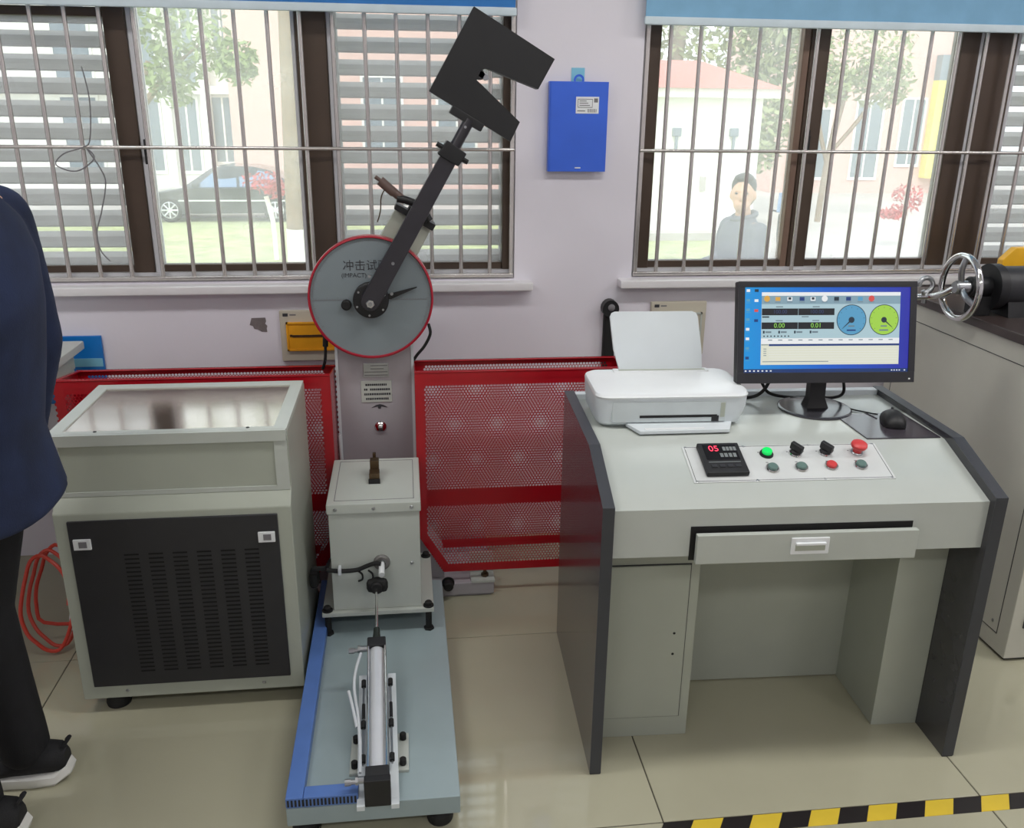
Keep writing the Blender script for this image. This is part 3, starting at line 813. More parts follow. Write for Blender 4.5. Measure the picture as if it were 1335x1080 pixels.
# pendulum arm
def uvprism(b, poly, y0, y1, bev=0.):
    vs0 = [b.bm.verts.new(uv(u, v, y0)) for u, v in poly]; vs1 = [b.bm.verts.new(uv(u, v, y1)) for u, v in poly]; n = len(poly)
    fs = [b.bm.faces.new(vs0), b.bm.faces.new(vs1[::-1])] + [b.bm.faces.new((vs0[i], vs1[i], vs1[(i + 1) % n], vs0[(i + 1) % n])) for i in range(n)]
    b._fin(fs); bmesh.ops.recalc_face_normals(b.bm, faces=fs)
    if bev: bmesh.ops.bevel(b.bm, geom=list({e for f in fs for e in f.edges}), offset=bev, segments=2, profile=.5, affect='EDGES')
    return b
YA = 2.755
b = BM(); cap = [(-.03 * math.cos(t), .03 * math.sin(t)) for t in [R_(-90 + 15 * k) for k in range(13)]]
uvprism(b, cap + [(.52, .026), (.52, -.026)], YA - .012, YA + .016, .003); arm = b.obj('pendulum_arm', M_arm, mach)
b = BM(); b.tube([uv(.5, 0, YA), uv(.64, 0, YA)], .017, 16); b.obj('arm_rod', M_arm, mach)
b = BM(); uvprism(b, [(.5, -.036), (.5, .036), (.545, .04), (.55, -.03)], YA - .022, YA + .022, .004); cl = b.obj('arm_clamp', M_black, mach)
for v in (-.04, .043):
    BM().cyl(uv(.525, v - .012, YA - .008), uv(.525, v + .012, YA - .008), .008, n=6).obj('clamp_bolt', M_black, cl)
BM().cyl(uv(.615, -.002, YA - .016), uv(.615, -.002, YA - .02), .004, n=8).obj('rod_screw', M_steel, mach)
nut = BM().lathe([(0, .022), (.012, .022), (.0155, .018), (.0155, .0)], (HUB.x, YA - .012, HUB.z - .003), (0, -1, 0), 6).obj('hub_nut', M_chrome, mach)
BM().cyl((HUB.x, YA - .034, HUB.z - .003), (HUB.x, YA - .04, HUB.z - .003), .007, n=12).obj('hub_bolt_end', M_steel, nut)
for u, v in ((.14, .004), (.07, -.04), (.055, .045)):
    BM().cyl(uv(u, v, YA - .012), uv(u, v, YA - .017), .005, n=8).obj('arm_screw', M_steel, arm)
# hammer: C-shaped disc segment with the striker in its mouth
b = BM(); uvprism(b, [(.648, -.142), (.912, -.142), (.913, .131), (.817, .132), (.788, -.03), (.778, -.036), (.772, -.024), (.755, -.024), (.746, -.04), (.742, -.018), (.71, .132), (.648, .136)], YA - .008, YA + .045)
ham = b.obj('hammer', M_black, mach, smooth=0)
b = BM(); uvprism(b, [(.626, -.062), (.65, -.062), (.65, .045), (.626, .045)], YA - .014, YA + .045, .003); b.obj('hammer_clamp', M_black, ham)
b = BM(); uvprism(b, [(.757, -.04), (.757, -.015), (.766, -.005), (.775, -.015), (.775, -.04)], YA - .008, YA + .012, .001); b.obj('striker', M_steel, ham)
# release bracket and trigger
b = BM(); uvprism(b, [(.1, -.065), (.285, -.062), (.285, .065), (.1, .068)], YC - .012, YC + .03, .003); brk = b.obj('release_bracket', M_beige, mach)
b = BM(); uvprism(b, [(.278, -.068), (.296, -.068), (.3, .07), (.278, .07)], YC - .035, YC + .03, .003); uvprism(b, [(.296, -.03), (.312, -.03), (.312, .03), (.3, .05), (.296, .05)], YC - .05, YC + .01, .002)
b.obj('trigger_block', M_black, mach)
b = BM(); b.tube([uv(.302, .045, YC - .04), uv(.325, .0, YC - .04), uv(.322, -.045, YC - .04), uv(.312, -.075, YC - .04)], .012, 10, sub=5); b.obj('trigger_lever', M_black, mach)
b = BM(); b.cyl(uv(.318, -.06, YC - .035), uv(.326, -.105, YC - .035), .013, n=16).cyl(uv(.322, -.09, YC - .035), uv(.333, -.145, YC - .035), .015, n=16).cyl(uv(.333, -.14, YC - .035), uv(.336, -.163, YC - .035), .006, n=10); b.obj('release_solenoid', P('brown_solenoid', (92, 72, 66), .5), mach)
b = BM(); b.tube([uv(.322, -.12, YC - .035), uv(.29, -.118, YC - .03), uv(.25, -.1, YC - .02), uv(.215, -.092, YC - .01)], .002, 6, sub=5); b.obj('solenoid_wire', M_brass, mach)
# cables behind the dial
b = BM(); b.tube([(.07, YC + .02, .93), (.075, YC + .005, .9), (.055, YC + .0, .86), (.03, YC + .0, .83), (.012, YC + .01, .80)], .005, 8, sub=6); b.obj('right_cable', M_rubber, mach)
b = BM(); b.tube([(-.27, YC + .02, .875), (-.272, YC + .02, .84), (-.275, YC + .02, .81), (-.285, YC + .03, .78)], .005, 8, sub=6).cyl((-.268, YC + .02, .9), (-.271, YC + .02, .86), .009); b.obj('left_cable', M_rubber, mach)

# ------------------------------------------------------------------ perforated guards
def perf(x0, x1, z0, z1, pitch, hr, inside, holed):
    vs = []; fs = []; rr = pitch / math.sqrt(3)
    ang = [R_(30 + 60 * k) for k in range(6)]
    co = [(rr * math.cos(a), rr * math.sin(a)) for a in ang]; ci = [(hr * math.cos(a), hr * math.sin(a)) for a in ang]
    nz = int((z1 - z0) / (pitch * .866)) + 1; nx = int((x1 - x0) / pitch) + 1
    for j in range(nz):
        for i in range(nx):
            x = x0 + i * pitch + (pitch / 2 if j % 2 else 0); z = z0 + j * pitch * .866
            if not inside(x, z): continue
            k0 = len(vs)
            if holed(x, z):
                vs += [(x + a, 0, z + c) for a, c in co] + [(x + a, 0, z + c) for a, c in ci]
                fs += [(k0 + k, k0 + (k + 1) % 6, k0 + 6 + (k + 1) % 6, k0 + 6 + k) for k in range(6)]
            else:
                vs += [(x + a, 0, z + c) for a, c in co]; fs.append(tuple(range(k0, k0 + 6)))
    return vs, fs
def strip(b, pts, wd, y0, y1):
    """flat border band along a polyline of the outline (x,z), wd to the inside"""
    P_ = [Vector(p) for p in pts[:-1]]; n = len(P_); inn = []
    for i in range(n):
        d0 = (P_[i] - P_[i - 1]).normalized(); d1 = (P_[(i + 1) % n] - P_[i]).normalized()
        n0 = Vector((-d0.y, d0.x)); n1 = Vector((-d1.y, d1.x))
        inn.append(P_[i] + (n0 + n1) * (wd / (1 + n0.dot(n1))))
    for i in range(n):
        j = (i + 1) % n
        b.prism([P_[i], P_[j], inn[j], inn[i]], 'y', y0, y1)
def guard(label, x0, x1, flip, ztop=.818, zback=.80):
    """x0: end at the machine column, x1: far end; flip mirrors the chamfered corner"""
    lo, hi = min(x0, x1), max(x0, x1)
    org = ((lo + hi) / 2, 2.8, 0)
    g = thing('safety_guard', label, 'guard', org)
    s = -1 if flip else 1
    c1, c2 = x0 + s * .002, x0 + s * .085
    out = [(c1, .235), (c2, .097), (x1, .097), (x1, ztop), (c1, ztop)]
    if flip: out = [(x, z) for x, z in out[::-1]]
    def inside_poly(x, z):
        r = False; n = len(out)
        for i in range(n):
            (xa, za), (xb, zb) = out[i], out[(i + 1) % n]
            if (za > z) != (zb > z) and x < (xb - xa) * (z - za) / (zb - za) + xa: r = not r
        return r
    ins = lambda x, z: inside_poly(x, z)
    def hole(x, z):
        m = .03
        if not (lo + m < x < hi - m and .125 < z < ztop - .042): return False
        # keep the chamfered corner solid
        t = (x - c1) * s; lim = .235 - (.138 / .083) * t
        return z > lim + .055
    def back_hole(x, z): return lo + .035 < x < hi - .035 and (.32 < z < zback - .016 or .115 < z < .252)
    for nm, yy, hf, inz in (('front_panel', 2.7, hole, ins), ('back_panel', 2.9, back_hole, lambda x, z: lo < x < hi and .085 < z < zback)):
        vs, fs = perf(lo, hi, .085, zback if yy > 2.8 else ztop, .0105, .0048, inz, hf)
        me = bpy.data.meshes.new(nm); me.from_pydata([(x - org[0], yy - org[1], z) for x, y, z in vs], [], fs); me.materials.append(M_red)
        pn = put(nm, me, g)
        b = B(org)
        if yy < 2.8:
            cx = sum(p[0] for p in out) / 5
            pts = out + [out[0]]
            area = sum(p[0] * q[1] - q[0] * p[1] for p, q in zip(pts[:-1], pts[1:]))
            strip(b, pts if area > 0 else pts[::-1], .028, yy - .0015, yy + .0015)
        else:
            pts = [(lo, .085), (hi, .085), (hi, zback), (lo, zback), (lo, .085)]
            strip(b, pts, .014, yy - .0015, yy + .0015)
        b.obj('panel_border', M_red, pn, smooth=0)
    # rims: folded top edges and end walls
    b = B(org); b.box(lo, hi, 2.696, 2.712, ztop - .004, ztop, bev=.0015, seg=1).obj('front_rim', M_red, g)
    b = B(org); b.box(lo, hi, 2.888, 2.904, zback - .004, zback, bev=.0015, seg=1).obj('back_rim', M_red, g)
    for xx, sg in ((lo, 1), (hi, -1)):
        b = B(org)
        zb = .235 if abs(xx - x0) < .01 else .1
        b.prism([(2.7025, zb), (2.8975, max(zb, .09)), (2.8975, zback - .005), (2.7025, ztop - .005)], 'x', xx, xx + sg * .003)
        if abs(xx - x1) < .01: b.prism([(2.714, ztop + .0005), (2.886, zback + .0015), (2.886, zback - .003), (2.714, ztop - .003)], 'x', xx + sg * .003, xx + sg * .016)
        b.obj('end_wall', M_red, g, smooth=0)
guard('red perforated steel guard between the tester column and the desk', .018, .72, False)
guard('red perforated steel guard behind the black fronted cabinet', -.246, -1.072, True, .816, .79)
# ------------------------------------------------------------------ specimen feeder in front of the tester
FO = (-.107, 2.1, 0)
fd = thing('specimen_feeder', 'pneumatic specimen feeder on blue grey base plate with white box', 'feeder', FO)
def BF(): return B(FO)
BF().box(-.306, .092, 1.645, 2.645, .05, .1, bev=.003).obj('base_plate', M_steelpaint, fd)
for x, y in ((-.27, 1.69), (.045, 1.69), (-.27, 2.6), (.045, 2.6)):
    BF().lathe([(.0, 0), (.03, 0), (.032, .008), (.03, .024), (.018, .034), (.012, .052), (0, .052)], (x, y, 0)).obj('foot', M_rubber, fd)
# blue slotted duct along the left edge and round the front
b = BF(); b.box(-.306, -.266, 1.646, 2.63, .1, .128, bev=.003); duct = b.obj('cable_duct', M_duct, fd)
b = BF(); b.box(-.266, -.142, 1.646, 1.684, .1, .128, bev=.003); b.obj('duct_front_run', M_duct, duct)
sl = B().box(-.0022, .0022, -.0012, .0006, -.009, .009).mesh('slot', M_black, smooth=0)
for k in range(19):
    put('slot', sl, duct, (-.3 + k * .0084 - FO[0], 1.6462 - FO[1], .114))
# housing on four stud legs
for x in (-.262, .04):
    for y in (2.352, 2.665):
        BF().cyl((x, y, .1), (x, y, .168), .0095).cyl((x, y, .1), (x, y, .106), .016, n=6).obj('stud_leg', M_rubber, fd)
        BF().cyl((x, y, .18), (x, y, .196), .011, bev=.003).cyl((x, y, .18), (x, y, .184), .016).obj('flange_bolt', M_rubber, fd)
BF().box(-.277, .056, 2.336, 2.69, .166, .18, bev=.002).obj('flange_plate', M_beige2, fd)
hs = BF().box(-.243, .02, 2.35, 2.685, .18, .508, bev=.003).obj('housing', M_beige2, fd)
BF().box(-.247, .024, 2.344, 2.69, .5, .531, bev=.003).obj('lid', M_beige2, hs)
b = BF()
for a in ((-.225, .004, 2.37, 2.372), (-.225, .004, 2.668, 2.67), (-.226, -.224, 2.37, 2.67), (.003, .005, 2.37, 2.67)):
    b.box(*a, .5302, .5316)
b.obj('lid_seam', M_ink2, hs, smooth=0)
for x in (-.222, -.112, -.003):
    BF().lathe([(0, .004), (.004, .003), (.0055, 0)], (x, 2.344, .515), (0, -1, 0), 14).obj('lid_screw', M_steel, hs)
for z, x in ((.33, 0), (.305, .035)):
    BF().lathe([(0, .004), (.004, .003), (.0055, 0)], (-.006, 2.35, .33), (0, -1, 0), 14).obj('side_screw', M_steel, hs)
    break
# brown block with clamp on the lid
b = BF(); b.box(-.128, -.097, 2.49, 2.53, .531, .562, bev=.002).box(-.126, -.099, 2.53, 2.56, .531, .588, bev=.002).box(-.118, -.108, 2.56, 2.575, .531, .6, bev=.002); b.obj('specimen_block', M_brass, fd)
BF().box(-.13, -.095, 2.484, 2.492, .531, .545).obj('block_stop', M_black, fd)
# front bushing, cable and clip
BF().lathe([(.012, 0), (.012, .01), (.02, .011), (.0245, .006), (.0245, 0)], (-.095, 2.35, .338), (0, -1, 0)).obj('bushing', P('grey_bushing', (110, 108, 106), .5), fd)
BF().cyl((-.095, 2.35, .335), (-.095, 2.3, .322), .009).obj('white_pin', M_white, fd)
b = BF(); b.tube([(-.255, 2.34, .325), (-.22, 2.335, .322), (-.17, 2.333, .324), (-.14, 2.333, .335), (-.115, 2.33, .345), (-.098, 2.332, .342)], .0068, 8, sub=5); b.obj('sensor_cable', M_rubber, fd)
BF().box(-.222, -.212, 2.324, 2.35, .313, .334, bev=.002).obj('cable_clip', M_alu, fd)
for x in (-.165, -.135):
    BF().tube([(x, 2.336, .32), (x + .012, 2.334, .308), (x + .012, 2.334, .292), (x, 2.338, .284)], .003, 6, sub=5).obj('cable_tie', M_rubber, fd)
b = BF(); b.box(-.14, -.078, 2.29, 2.32, .266, .306, bev=.012).cyl((-.11, 2.282, .286), (-.11, 2.325, .286), .019, n=20, bev=.004); b.obj('rod_coupling', M_rubber, fd)
BF().box(-.311, -.285, 2.36, 2.42, .25, .3, bev=.01).box(-.3, -.26, 2.35, 2.36, .315, .33, bev=.004).obj('cable_plug', M_rubber, fd)
# tilted air cylinder: axis rises to the housing
ALX = -.097
A0 = Vector((ALX, 1.65, .15)); AD = Vector((-.022, 1, .21)).normalized(); AX = Vector((1, .022, 0)).normalized(); AN = AX.cross(AD)
def T3(x, t, n): return A0 + AX * x + AD * t + AN * n
def tbox(b, x0, x1, t0, t1, n0, n1, bev=0.):
    M = Matrix((AX, AD, AN)).transposed().to_4x4(); M.translation = A0
    b.box(x0, x1, t0, t1, n0, n1, bev=bev, M=M); return b
cy = tbox(BF(), -.0245, .0245, .405, .438, -.0245, .0245, .003).obj('front_end_block', M_black, fd)
BF().cyl(T3(0, .02, 0), T3(0, .41, 0), .0205, n=28).obj('cylinder_barrel', M_alu, fd)
tbox(BF(), -.027, .027, -.012, .03, -.026, .026, .003).obj('rear_end_block', M_black, fd)
BF().box(ALX - .03, ALX + .03, 1.628, 1.65, .103, .176, bev=.003).obj('rear_bracket', M_black, fd)
for sx in (-.0215, .0215):
    for sn in (-.019, .0205):
        BF().cyl(T3(sx, .02, sn), T3(sx, .41, sn), .0028, n=8).obj('tie_rod', M_chrome, fd)
b = BF(); b.lathe([(0, .0), (.0085, .0), (.0095, .02), (.0125, .045), (.0125, .052), (0, .052)], T3(0, .49, 0), -AD, 20); b.obj('rod_nut_boot', P('dark_green_boot', (35, 44, 40), .5), fd)
BF().cyl(T3(0, .435, 0), T3(0, .66, 0), .0042, n=12).obj('piston_rod', M_chrome, fd)
# rail and cross plate under the cylinder
b = tbox(BF(), -.048, -.027, -.02, .36, -.042, -.036, .001); tbox(b, .027, .048, -.02, .36, -.042, -.036, .001); tbox(b, -.048, .048, .0, .36, -.046, -.042); b.obj('cylinder_rail', M_white2, fd)
for q in (-.039, .039): BF().box(ALX + q - .009, ALX + q + .009, 1.622, 1.66, .1, .112).obj('rail_foot', M_white2, fd)
BF().box(-.168, -.026, 1.735, 1.868, .1, .108, bev=.001).obj('cross_plate', M_beige2, fd)
for x in (-.156, -.04):
    for y in (1.755, 1.845):
        BF().cyl((x, y, .108), (x, y, .127), .0082, n=14, bev=.002).obj('plate_bolt', M_rubber, fd)
# adjusters beside the barrel
for sx in (-.034, .034):
    r = BF().cyl(T3(sx, .06, -.012), T3(sx, .31, -.012), .0028, n=8).obj('adjuster_rod', M_steel, fd)
    for t in (.075, .175, .305):
        BF().cyl(T3(sx, t - .009, -.01), T3(sx, t + .011, -.01), .0062, n=10).obj('adjuster_nut', M_rubber, r)
    BF().cyl(T3(sx, .195, -.011), T3(sx, .24, -.011), .0042, n=8).obj('adjuster_sleeve', M_black, r)
# air fittings and hose
for t, k in ((.415, 'a'), (.01, 'b')):
    sx = -.03
    f = BF().cyl(T3(sx + .01, t, .004), T3(sx - .016, t, .004), .0085, n=12).cyl(T3(sx - .014, t, .004), T3(sx - .02, t, .004), .011, n=6).obj('air_fitting', M_steel, fd)
    BF().cyl(T3(sx - .03, t - .004, .004), T3(sx - .018, t - .004, .004), .0055, n=8).cyl(T3(sx - .044, t - .004, .004), T3(sx - .03, t - .004, .004), .008, n=8).obj('flow_screw', M_steel, f)
b = BF(); b.tube([T3(-.042, .4, .004), T3(-.053, .35, .004), T3(-.058, .3, .0), T3(-.054, .25, -.004), T3(-.047, .2, -.006), T3(-.042, .12, -.006), T3(-.04, .03, .002)], .0042, 8, sub=5); b.obj('air_hose', M_clear, fd)
b = BF(); b.tube([T3(-.05, .17, -.01), T3(-.06, .22, .005), T3(-.07, .26, .02)], .004, 8, sub=4); b.obj('hose_tail', M_clear, fd)

# ------------------------------------------------------------------ black fronted cabinet
CO = (-.615, 2.39, 0)
cab = thing('equipment_cabinet', 'grey steel cabinet with black slotted front and shiny top plate', 'cabinet', CO)
def BC(): return B(CO)
cx0, cx1, cb = -.918, -.318, 2.63
b = BC(); b.prism([(2.168, .05), (2.168, .615), (2.205, .655), (2.205, .814), (cb, .814), (cb, .05)], 'x', cx0, cx1, bev=.004); body = b.obj('body', M_beige, cab)
b = BC()
b.box(cx0 + .004, cx1 - .004, 2.194, 2.2045, .79, .8195).box(cx0 + .036, cx1 - .036, cb - .04, cb, .8, .82)
b.box(cx0 + .002, cx0 + .036, 2.2045, cb, .8, .82).box(cx1 - .036, cx1 - .002, 2.2045, cb, .8, .82).box(cx0 + .036, cx1 - .036, 2.2045, 2.226, .8, .82)
b.obj('top_frame', M_beige2, cab)
BC().box(cx0 + .036, cx1 - .036, 2.226, cb - .04, .814, .8165).obj('top_plate', M_mirror, cab, smooth=0)
for x in (-.8, -.42): BC().lathe([(0, .002), (.004, .0015), (.005, 0)], (x, 2.22, .82), (0, 0, 1), 12).obj('top_screw', M_black, cab)
# upper fascia frame around a recessed strip
b = BC(); b.box(cx0 + .003, cx0 + .03, 2.198, 2.2045, .662, .79).box(cx1 - .036, cx1 - .003, 2.198, 2.2045, .662, .79).box(cx0 + .003, cx1 - .003, 2.198, 2.2045, .65, .662)
b.obj('fascia_frame', M_beige2, cab, smooth=0)
BC().box(cx0 + .03, cx1 - .036, 2.202, 2.2045, .662, .79).obj('fascia_panel', M_beige, cab, smooth=0)
# black front panel
fp = BC().box(-.884, -.355, 2.162, 2.17, .093, .596, bev=.0015, seg=1).obj('front_panel', M_blackmesh, cab)
slot = B().box(-.0185, .0185, -.0008, .003, -.0022, .0022).mesh('vent_slot', P('vent_void', (6, 6, 7), .9), smooth=0)
lip = None
for c in range(6):
    for k in range(29):
        put('vent_slot', slot, fp, (-.735 + c * .0614 - CO[0], 2.1618 - CO[1], .138 + k * .0128))
for x in (-.852, -.386):
    l = BC().box(x - .022, x + .022, 2.157, 2.163, .517, .547, bev=.0015).obj('latch', M_white, cab)
    BC().box(x - .008, x + .012, 2.1555, 2.158, .524, .541).obj('latch_slider', M_ink2, l, smooth=0)
for x in (-.8, -.43): BC().lathe([(0, .003), (.004, .002), (.0055, 0)], (x, 2.168, .072), (0, -1, 0), 12).obj('panel_screw', M_steel, cab)
for x, yf in ((-.845, 2.22), (-.37, 2.4)):
    for y in (yf, 2.57):
        BC().lathe([(0, 0), (.032, 0), (.034, .01), (.03, .03), (.022, .05), (0, .05)], (x, y, 0)).obj('foot', M_rubber, cab)

# ------------------------------------------------------------------ left background: table, blue board, hose
TO = (-1.45, 2.6, 0)
t = thing('work_table', 'pale grey work table behind the person in navy', 'table', TO)
B(TO).box(-2.3, -1.1, 2.2, 3.08, .815, .843, bev=.004).obj('table_top', M_beige2, t)
B(TO).box(-2.26, -1.13, 2.25, 3.05, .755, .815).obj('apron', M_beige, t, smooth=0)
for x in (-2.25, -1.16):
    for y in (2.26, 3.03): B(TO).box(x - .025, x + .025, y - .025, y + .025, 0, .755, bev=.004).obj('leg', M_beige, t)
tag(B((-1.15, 3.13, .6)).box(-1.32, -1.062, 3.135, 3.147, .6, .845, bev=.002).obj('notice_board', P('blue_acrylic', (20, 115, 195), .3)), 'blue acrylic board on the wall behind the work table', 'board')
bpy.data.objects['notice_board'].location = (-1.15, 3.13, .6)
B((-1.15, 3.13, .6)).box(-1.32, -1.066, 3.1335, 3.136, .735, .765).obj('pale_strip', M_tape, bpy.data.objects['notice_board'], smooth=0)
b = B((-1.13, 2.52, 0))
pts = []
for k in range(40):
    a = k * .42; r = 1 + .07 * math.sin(k * 1.7)
    pts.append((-1.13 + r * .075 * math.cos(a) + .0008 * k, 2.5 + .002 * k + .05 * math.sin(a), .158 + r * .14 * math.sin(a)))
pts += [(-1.04, 2.58, .05), (-1.0, 2.6, .12), (-.96, 2.64, .2)]
b.tube(pts, .006, 8, sub=3)
h = tag(b.obj('air_hose', M_hose), 'coiled red air hose between the grey cabinet and the person', 'hose'); h.location = (-1.13, 2.52, 0)
b = B((-1.05, 2.6, 0)); b.tube([(-1.07, 2.6, .14), (-1.085, 2.57, .07), (-1.06, 2.53, .02), (-1.02, 2.5, .008)], .005, 8, sub=4)
h = tag(b.obj('grey_cable', M_clear), 'short pale cable lying beside the red hose', 'cable'); h.location = (-1.05, 2.6, 0)
# ------------------------------------------------------------------ control desk
DA = R_(-2); DO = Vector((.432, 1.792, 0)); DR = Matrix.Rotation(DA, 4, 'Z')
def dw(x, y, z): return DO + (DR @ Vector((x, y, z)))
DW, DD = .975, .65
desk = thing('control_desk', 'grey control desk with charcoal side panels and sloped control panel', 'desk', DO, DA)
prof = [(0, 0), (0, .752), (.212, .826), (DD, .826), (DD, 0)]
for a, c in ((0, .028), (DW - .03, DW)):
    sp = B().prism(prof, 'x', a, c, bev=.0015).obj('side_panel', M_dark, desk)
    b = B(); e = .0012
    b.box(a - .0003, c + .0003, -e, .0005, .004, .752)
    b.prism([(-.001, .751), (.212, .8255), (DD, .8255), (DD, .8272), (.2117, .8272), (-.001, .7530)], 'x', a - .0003, c + .0003)
    b.obj('edge_band', M_darkedge, sp, smooth=0)
IX0, IX1 = .028, DW - .03
b = B(); b.prism([(.02, .612), (.02, .735), (.245, .81), (.625, .81), (.625, .79), (.25, .79), (.045, .72), (.045, .612)], 'x', IX0, IX1); b.obj('top_shell', M_top, desk, smooth=20)
B().box(IX0, IX1, .618, .645, .79, .826, bev=.002).obj('back_rail', M_white2, desk)
B().box(IX0, IX1, .63, .645, .02, .79).obj('rear_panel', M_beige, desk, smooth=0)
# pedestals and knee-hole
pl = B().box(IX0, .288, .137, .6, 0, .615, bev=.002).obj('left_pedestal', M_beige, desk)
d = B().box(IX0 + .012, .262, .1325, .138, .064, .525, bev=.001, seg=1).obj('pedestal_door', M_beige, desk)
b = B(); b.box(IX0 + .0098, .2642, .1355, .1375, .0618, .5275).obj('door_gap', M_ink, desk, smooth=0)
for z in (.325, .262): B().cyl((.232, .134, z), (.232, .1318, z), .0035, n=12).obj('lock_hole', M_rubber, d)
B().box(.815, IX1, .137, .6, 0, .615, bev=.002).obj('right_pedestal', M_beige, desk)
B().box(.288, .815, .365, .38, .004, .615).obj('knee_panel', M_beige, desk, smooth=0)
# drawer, pulled slightly open
B().box(.216, .76, .0185, .022, .602, .69).obj('drawer_slot', M_rubber, desk, smooth=0)
dr = B().box(.226, .765, -.006, .01, .603, .678, bev=.002).box(.24, .75, .01, .3, .61, .66).obj('drawer', M_beige2, desk)
hd = B().box(.452, .545, -.0105, -.005, .624, .667, bev=.002).obj('handle', M_white, dr)
B().box(.462, .535, -.0112, -.0095, .634, .65).obj('finger_recess', M_beige, hd, smooth=0)
B().box(.462, .535, -.017, -.0095, .65, .656, bev=.001).obj('finger_lip', M_white, hd)

# sloped control panel: local (x, s up the slope, n out)
SD = Vector((0, .225, .075)).normalized(); SN = Vector((0, -.075, .225)).normalized()
SM = Matrix((Vector((1, 0, 0)), SD, SN)).transposed().to_4x4(); SM.translation = (0, .02, .735)
def S(y): return (y - .02) / SD.y
cp = B().box(.241, .749, S(.104), S(.233), 0, .002, bev=.0006, seg=1).xf(SM).obj('control_panel', P('control_plate_enamel', (206, 209, 209), .35), desk)
b = B()
for q in ((.247, .743, S(.108), S(.108) + .0012), (.247, .743, S(.229), S(.229) + .0012), (.247, .2482, S(.108), S(.229)), (.7418, .743, S(.108), S(.229))):
    b.box(*q, .0018, .0023)
b.xf(SM).obj('panel_outline', M_ink, cp, smooth=0)
for x in (.25, .4, .57, .74):
    for y in (.1075, .2295):
        B().lathe([(0, .003), (.003, .0025), (.004, .002)], (x, S(y), 0), (0, 0, 1), 10).xf(SM).obj('panel_screw', M_steel, cp)
# panel meter
mt = B().box(.277, .383, S(.122), S(.23), .002, .016, bev=.003).xf(SM).obj('panel_meter', M_black, desk)
B().box(.288, .372, S(.168), S(.222), .0158, .0166).xf(SM).obj('meter_display', M_screenblk, mt, smooth=0)
me = text_mesh('05', .03); me.transform(SM @ Matrix.Translation((.314, S(.206), .0172)) @ Matrix.Diagonal((.9, 1, 1, 1))); me.materials.clear(); me.materials.append(M_ledred); put('red_digits', me, mt)
b = B()
for k in range(4): b.box(.337 + k * .009, .344 + k * .009, S(.199), S(.213), .0166, .0171)
for k in range(4): b.box(.325 + k * .011, .333 + k * .011, S(.176), S(.19), .0166, .0171)
b.xf(SM).obj('dim_digits', M_leddim, mt, smooth=0)
B().box(.29, .37, S(.158), S(.1605), .0158, .0166).xf(SM).obj('meter_line', M_leddim, mt, smooth=0)
for k in range(4): B().box(.293 + k * .02, .307 + k * .02, S(.14), S(.15), .0158, .018, bev=.001).xf(SM).obj('meter_key', M_blackmesh, mt)
# buttons
def bezel(x, y, r=.0155, h=.008):
    return B().lathe([(r + .002, .002), (r + .002, .004), (r, h), (r - .003, h)], (x, S(y), 0), (0, 0, 1), 24).xf(SM)
def button(name, x, y, m, h=.014, r=.0125, bm=None):
    o = B().lathe([(0, h), (r - .002, h), (r, h - .002), (r, .002)], (x, S(y), 0), (0, 0, 1), 24).xf(SM).obj(name, m, desk)
    bezel(x, y).obj('bezel', bm or M_chrome, o)
    return o
button('green_lamp', .451, .199, M_green, .017, .0125, M_black)
for x, y, m in ((.449, .146, M_teal), (.523, .147, M_teal), (.601, .15, M_redbtn), (.677, .15, M_teal)):
    button('push_button', x, y, m)
for x in (.526, .604):
    k = button('selector_knob', x, .199, M_black, .014)
    B().box(x - .0065, x + .0065, S(.199) - .017, S(.199) + .017, .012, .032, bev=.003).xf(SM @ Matrix.Translation((x, S(.199), 0)) @ Matrix.Rotation(R_(35), 4, 'Z') @ Matrix.Translation((-x, -S(.199), 0))).obj('knob_grip', M_black, k)
es = B().lathe([(0, .034), (.014, .033), (.0195, .029), (.0205, .024), (.0185, .02), (.011, .016), (.011, .002)], (.688, S(.2), 0), (0, 0, 1), 28).xf(SM).obj('emergency_stop', M_redbtn, desk)
bezel(.688, .2, .0135, .006).obj('bezel', M_steel, es)
b = B()
for x in (.43, .505, .547, .582, .626, .665): b.box(x, x + .004, S(.205), S(.205) + .003, .002, .0024)
for x in (.44, .515, .594, .668): b.box(x, x + .006, S(.168), S(.168) + .0025, .002, .0024)
b.xf(SM).obj('panel_marks', M_ink2, cp, smooth=0)

# ------------------------------------------------------------------ printer
PO = dw(.25, .47, .8105)
pr = thing('inkjet_printer', 'white inkjet printer with raised paper support on the desk', 'printer', PO, DA)
# local: x across (-.21 .. .21), y depth (-.10 front .. .13 back), z up
b = B()
def rrect(x0, x1, y0, y1, r, z, n=5):
    out = []
    for cx, cy, a0 in ((x1 - r, y1 - r, 0), (x0 + r, y1 - r, 90), (x0 + r, y0 + r, 180), (x1 - r, y0 + r, 270)):
        for k in range(n + 1):
            a = R_(a0 + 90 * k / n); out.append((cx + r * math.cos(a), cy + r * math.sin(a), z))
    return out
b.loft([rrect(-.19, .18, -.085, .11, .03, 0), rrect(-.2, .195, -.1, .12, .035, .012), rrect(-.206, .207, -.106, .12, .035, .053), rrect(-.207, .208, -.107, .12, .035, .081)])
body = b.obj('body', M_white2, pr)
b = B(); b.loft([rrect(-.207, .208, -.108, .121, .035, .0815), rrect(-.208, .209, -.112, .121, .036, .088), rrect(-.205, .206, -.104, .12, .034, .095), rrect(-.195, .196, -.05, .115, .03, .099)]); b.obj('lid', M_white, pr)
B().box(-.165, .145, -.1085, -.1, .016, .075, bev=.004).obj('output_recess', P('printer_recess', (196, 204, 206), .5), pr)
B().box(-.09, .12, -.1095, -.107, .03, .037).obj('paper_slot', M_rubber, pr, smooth=0)
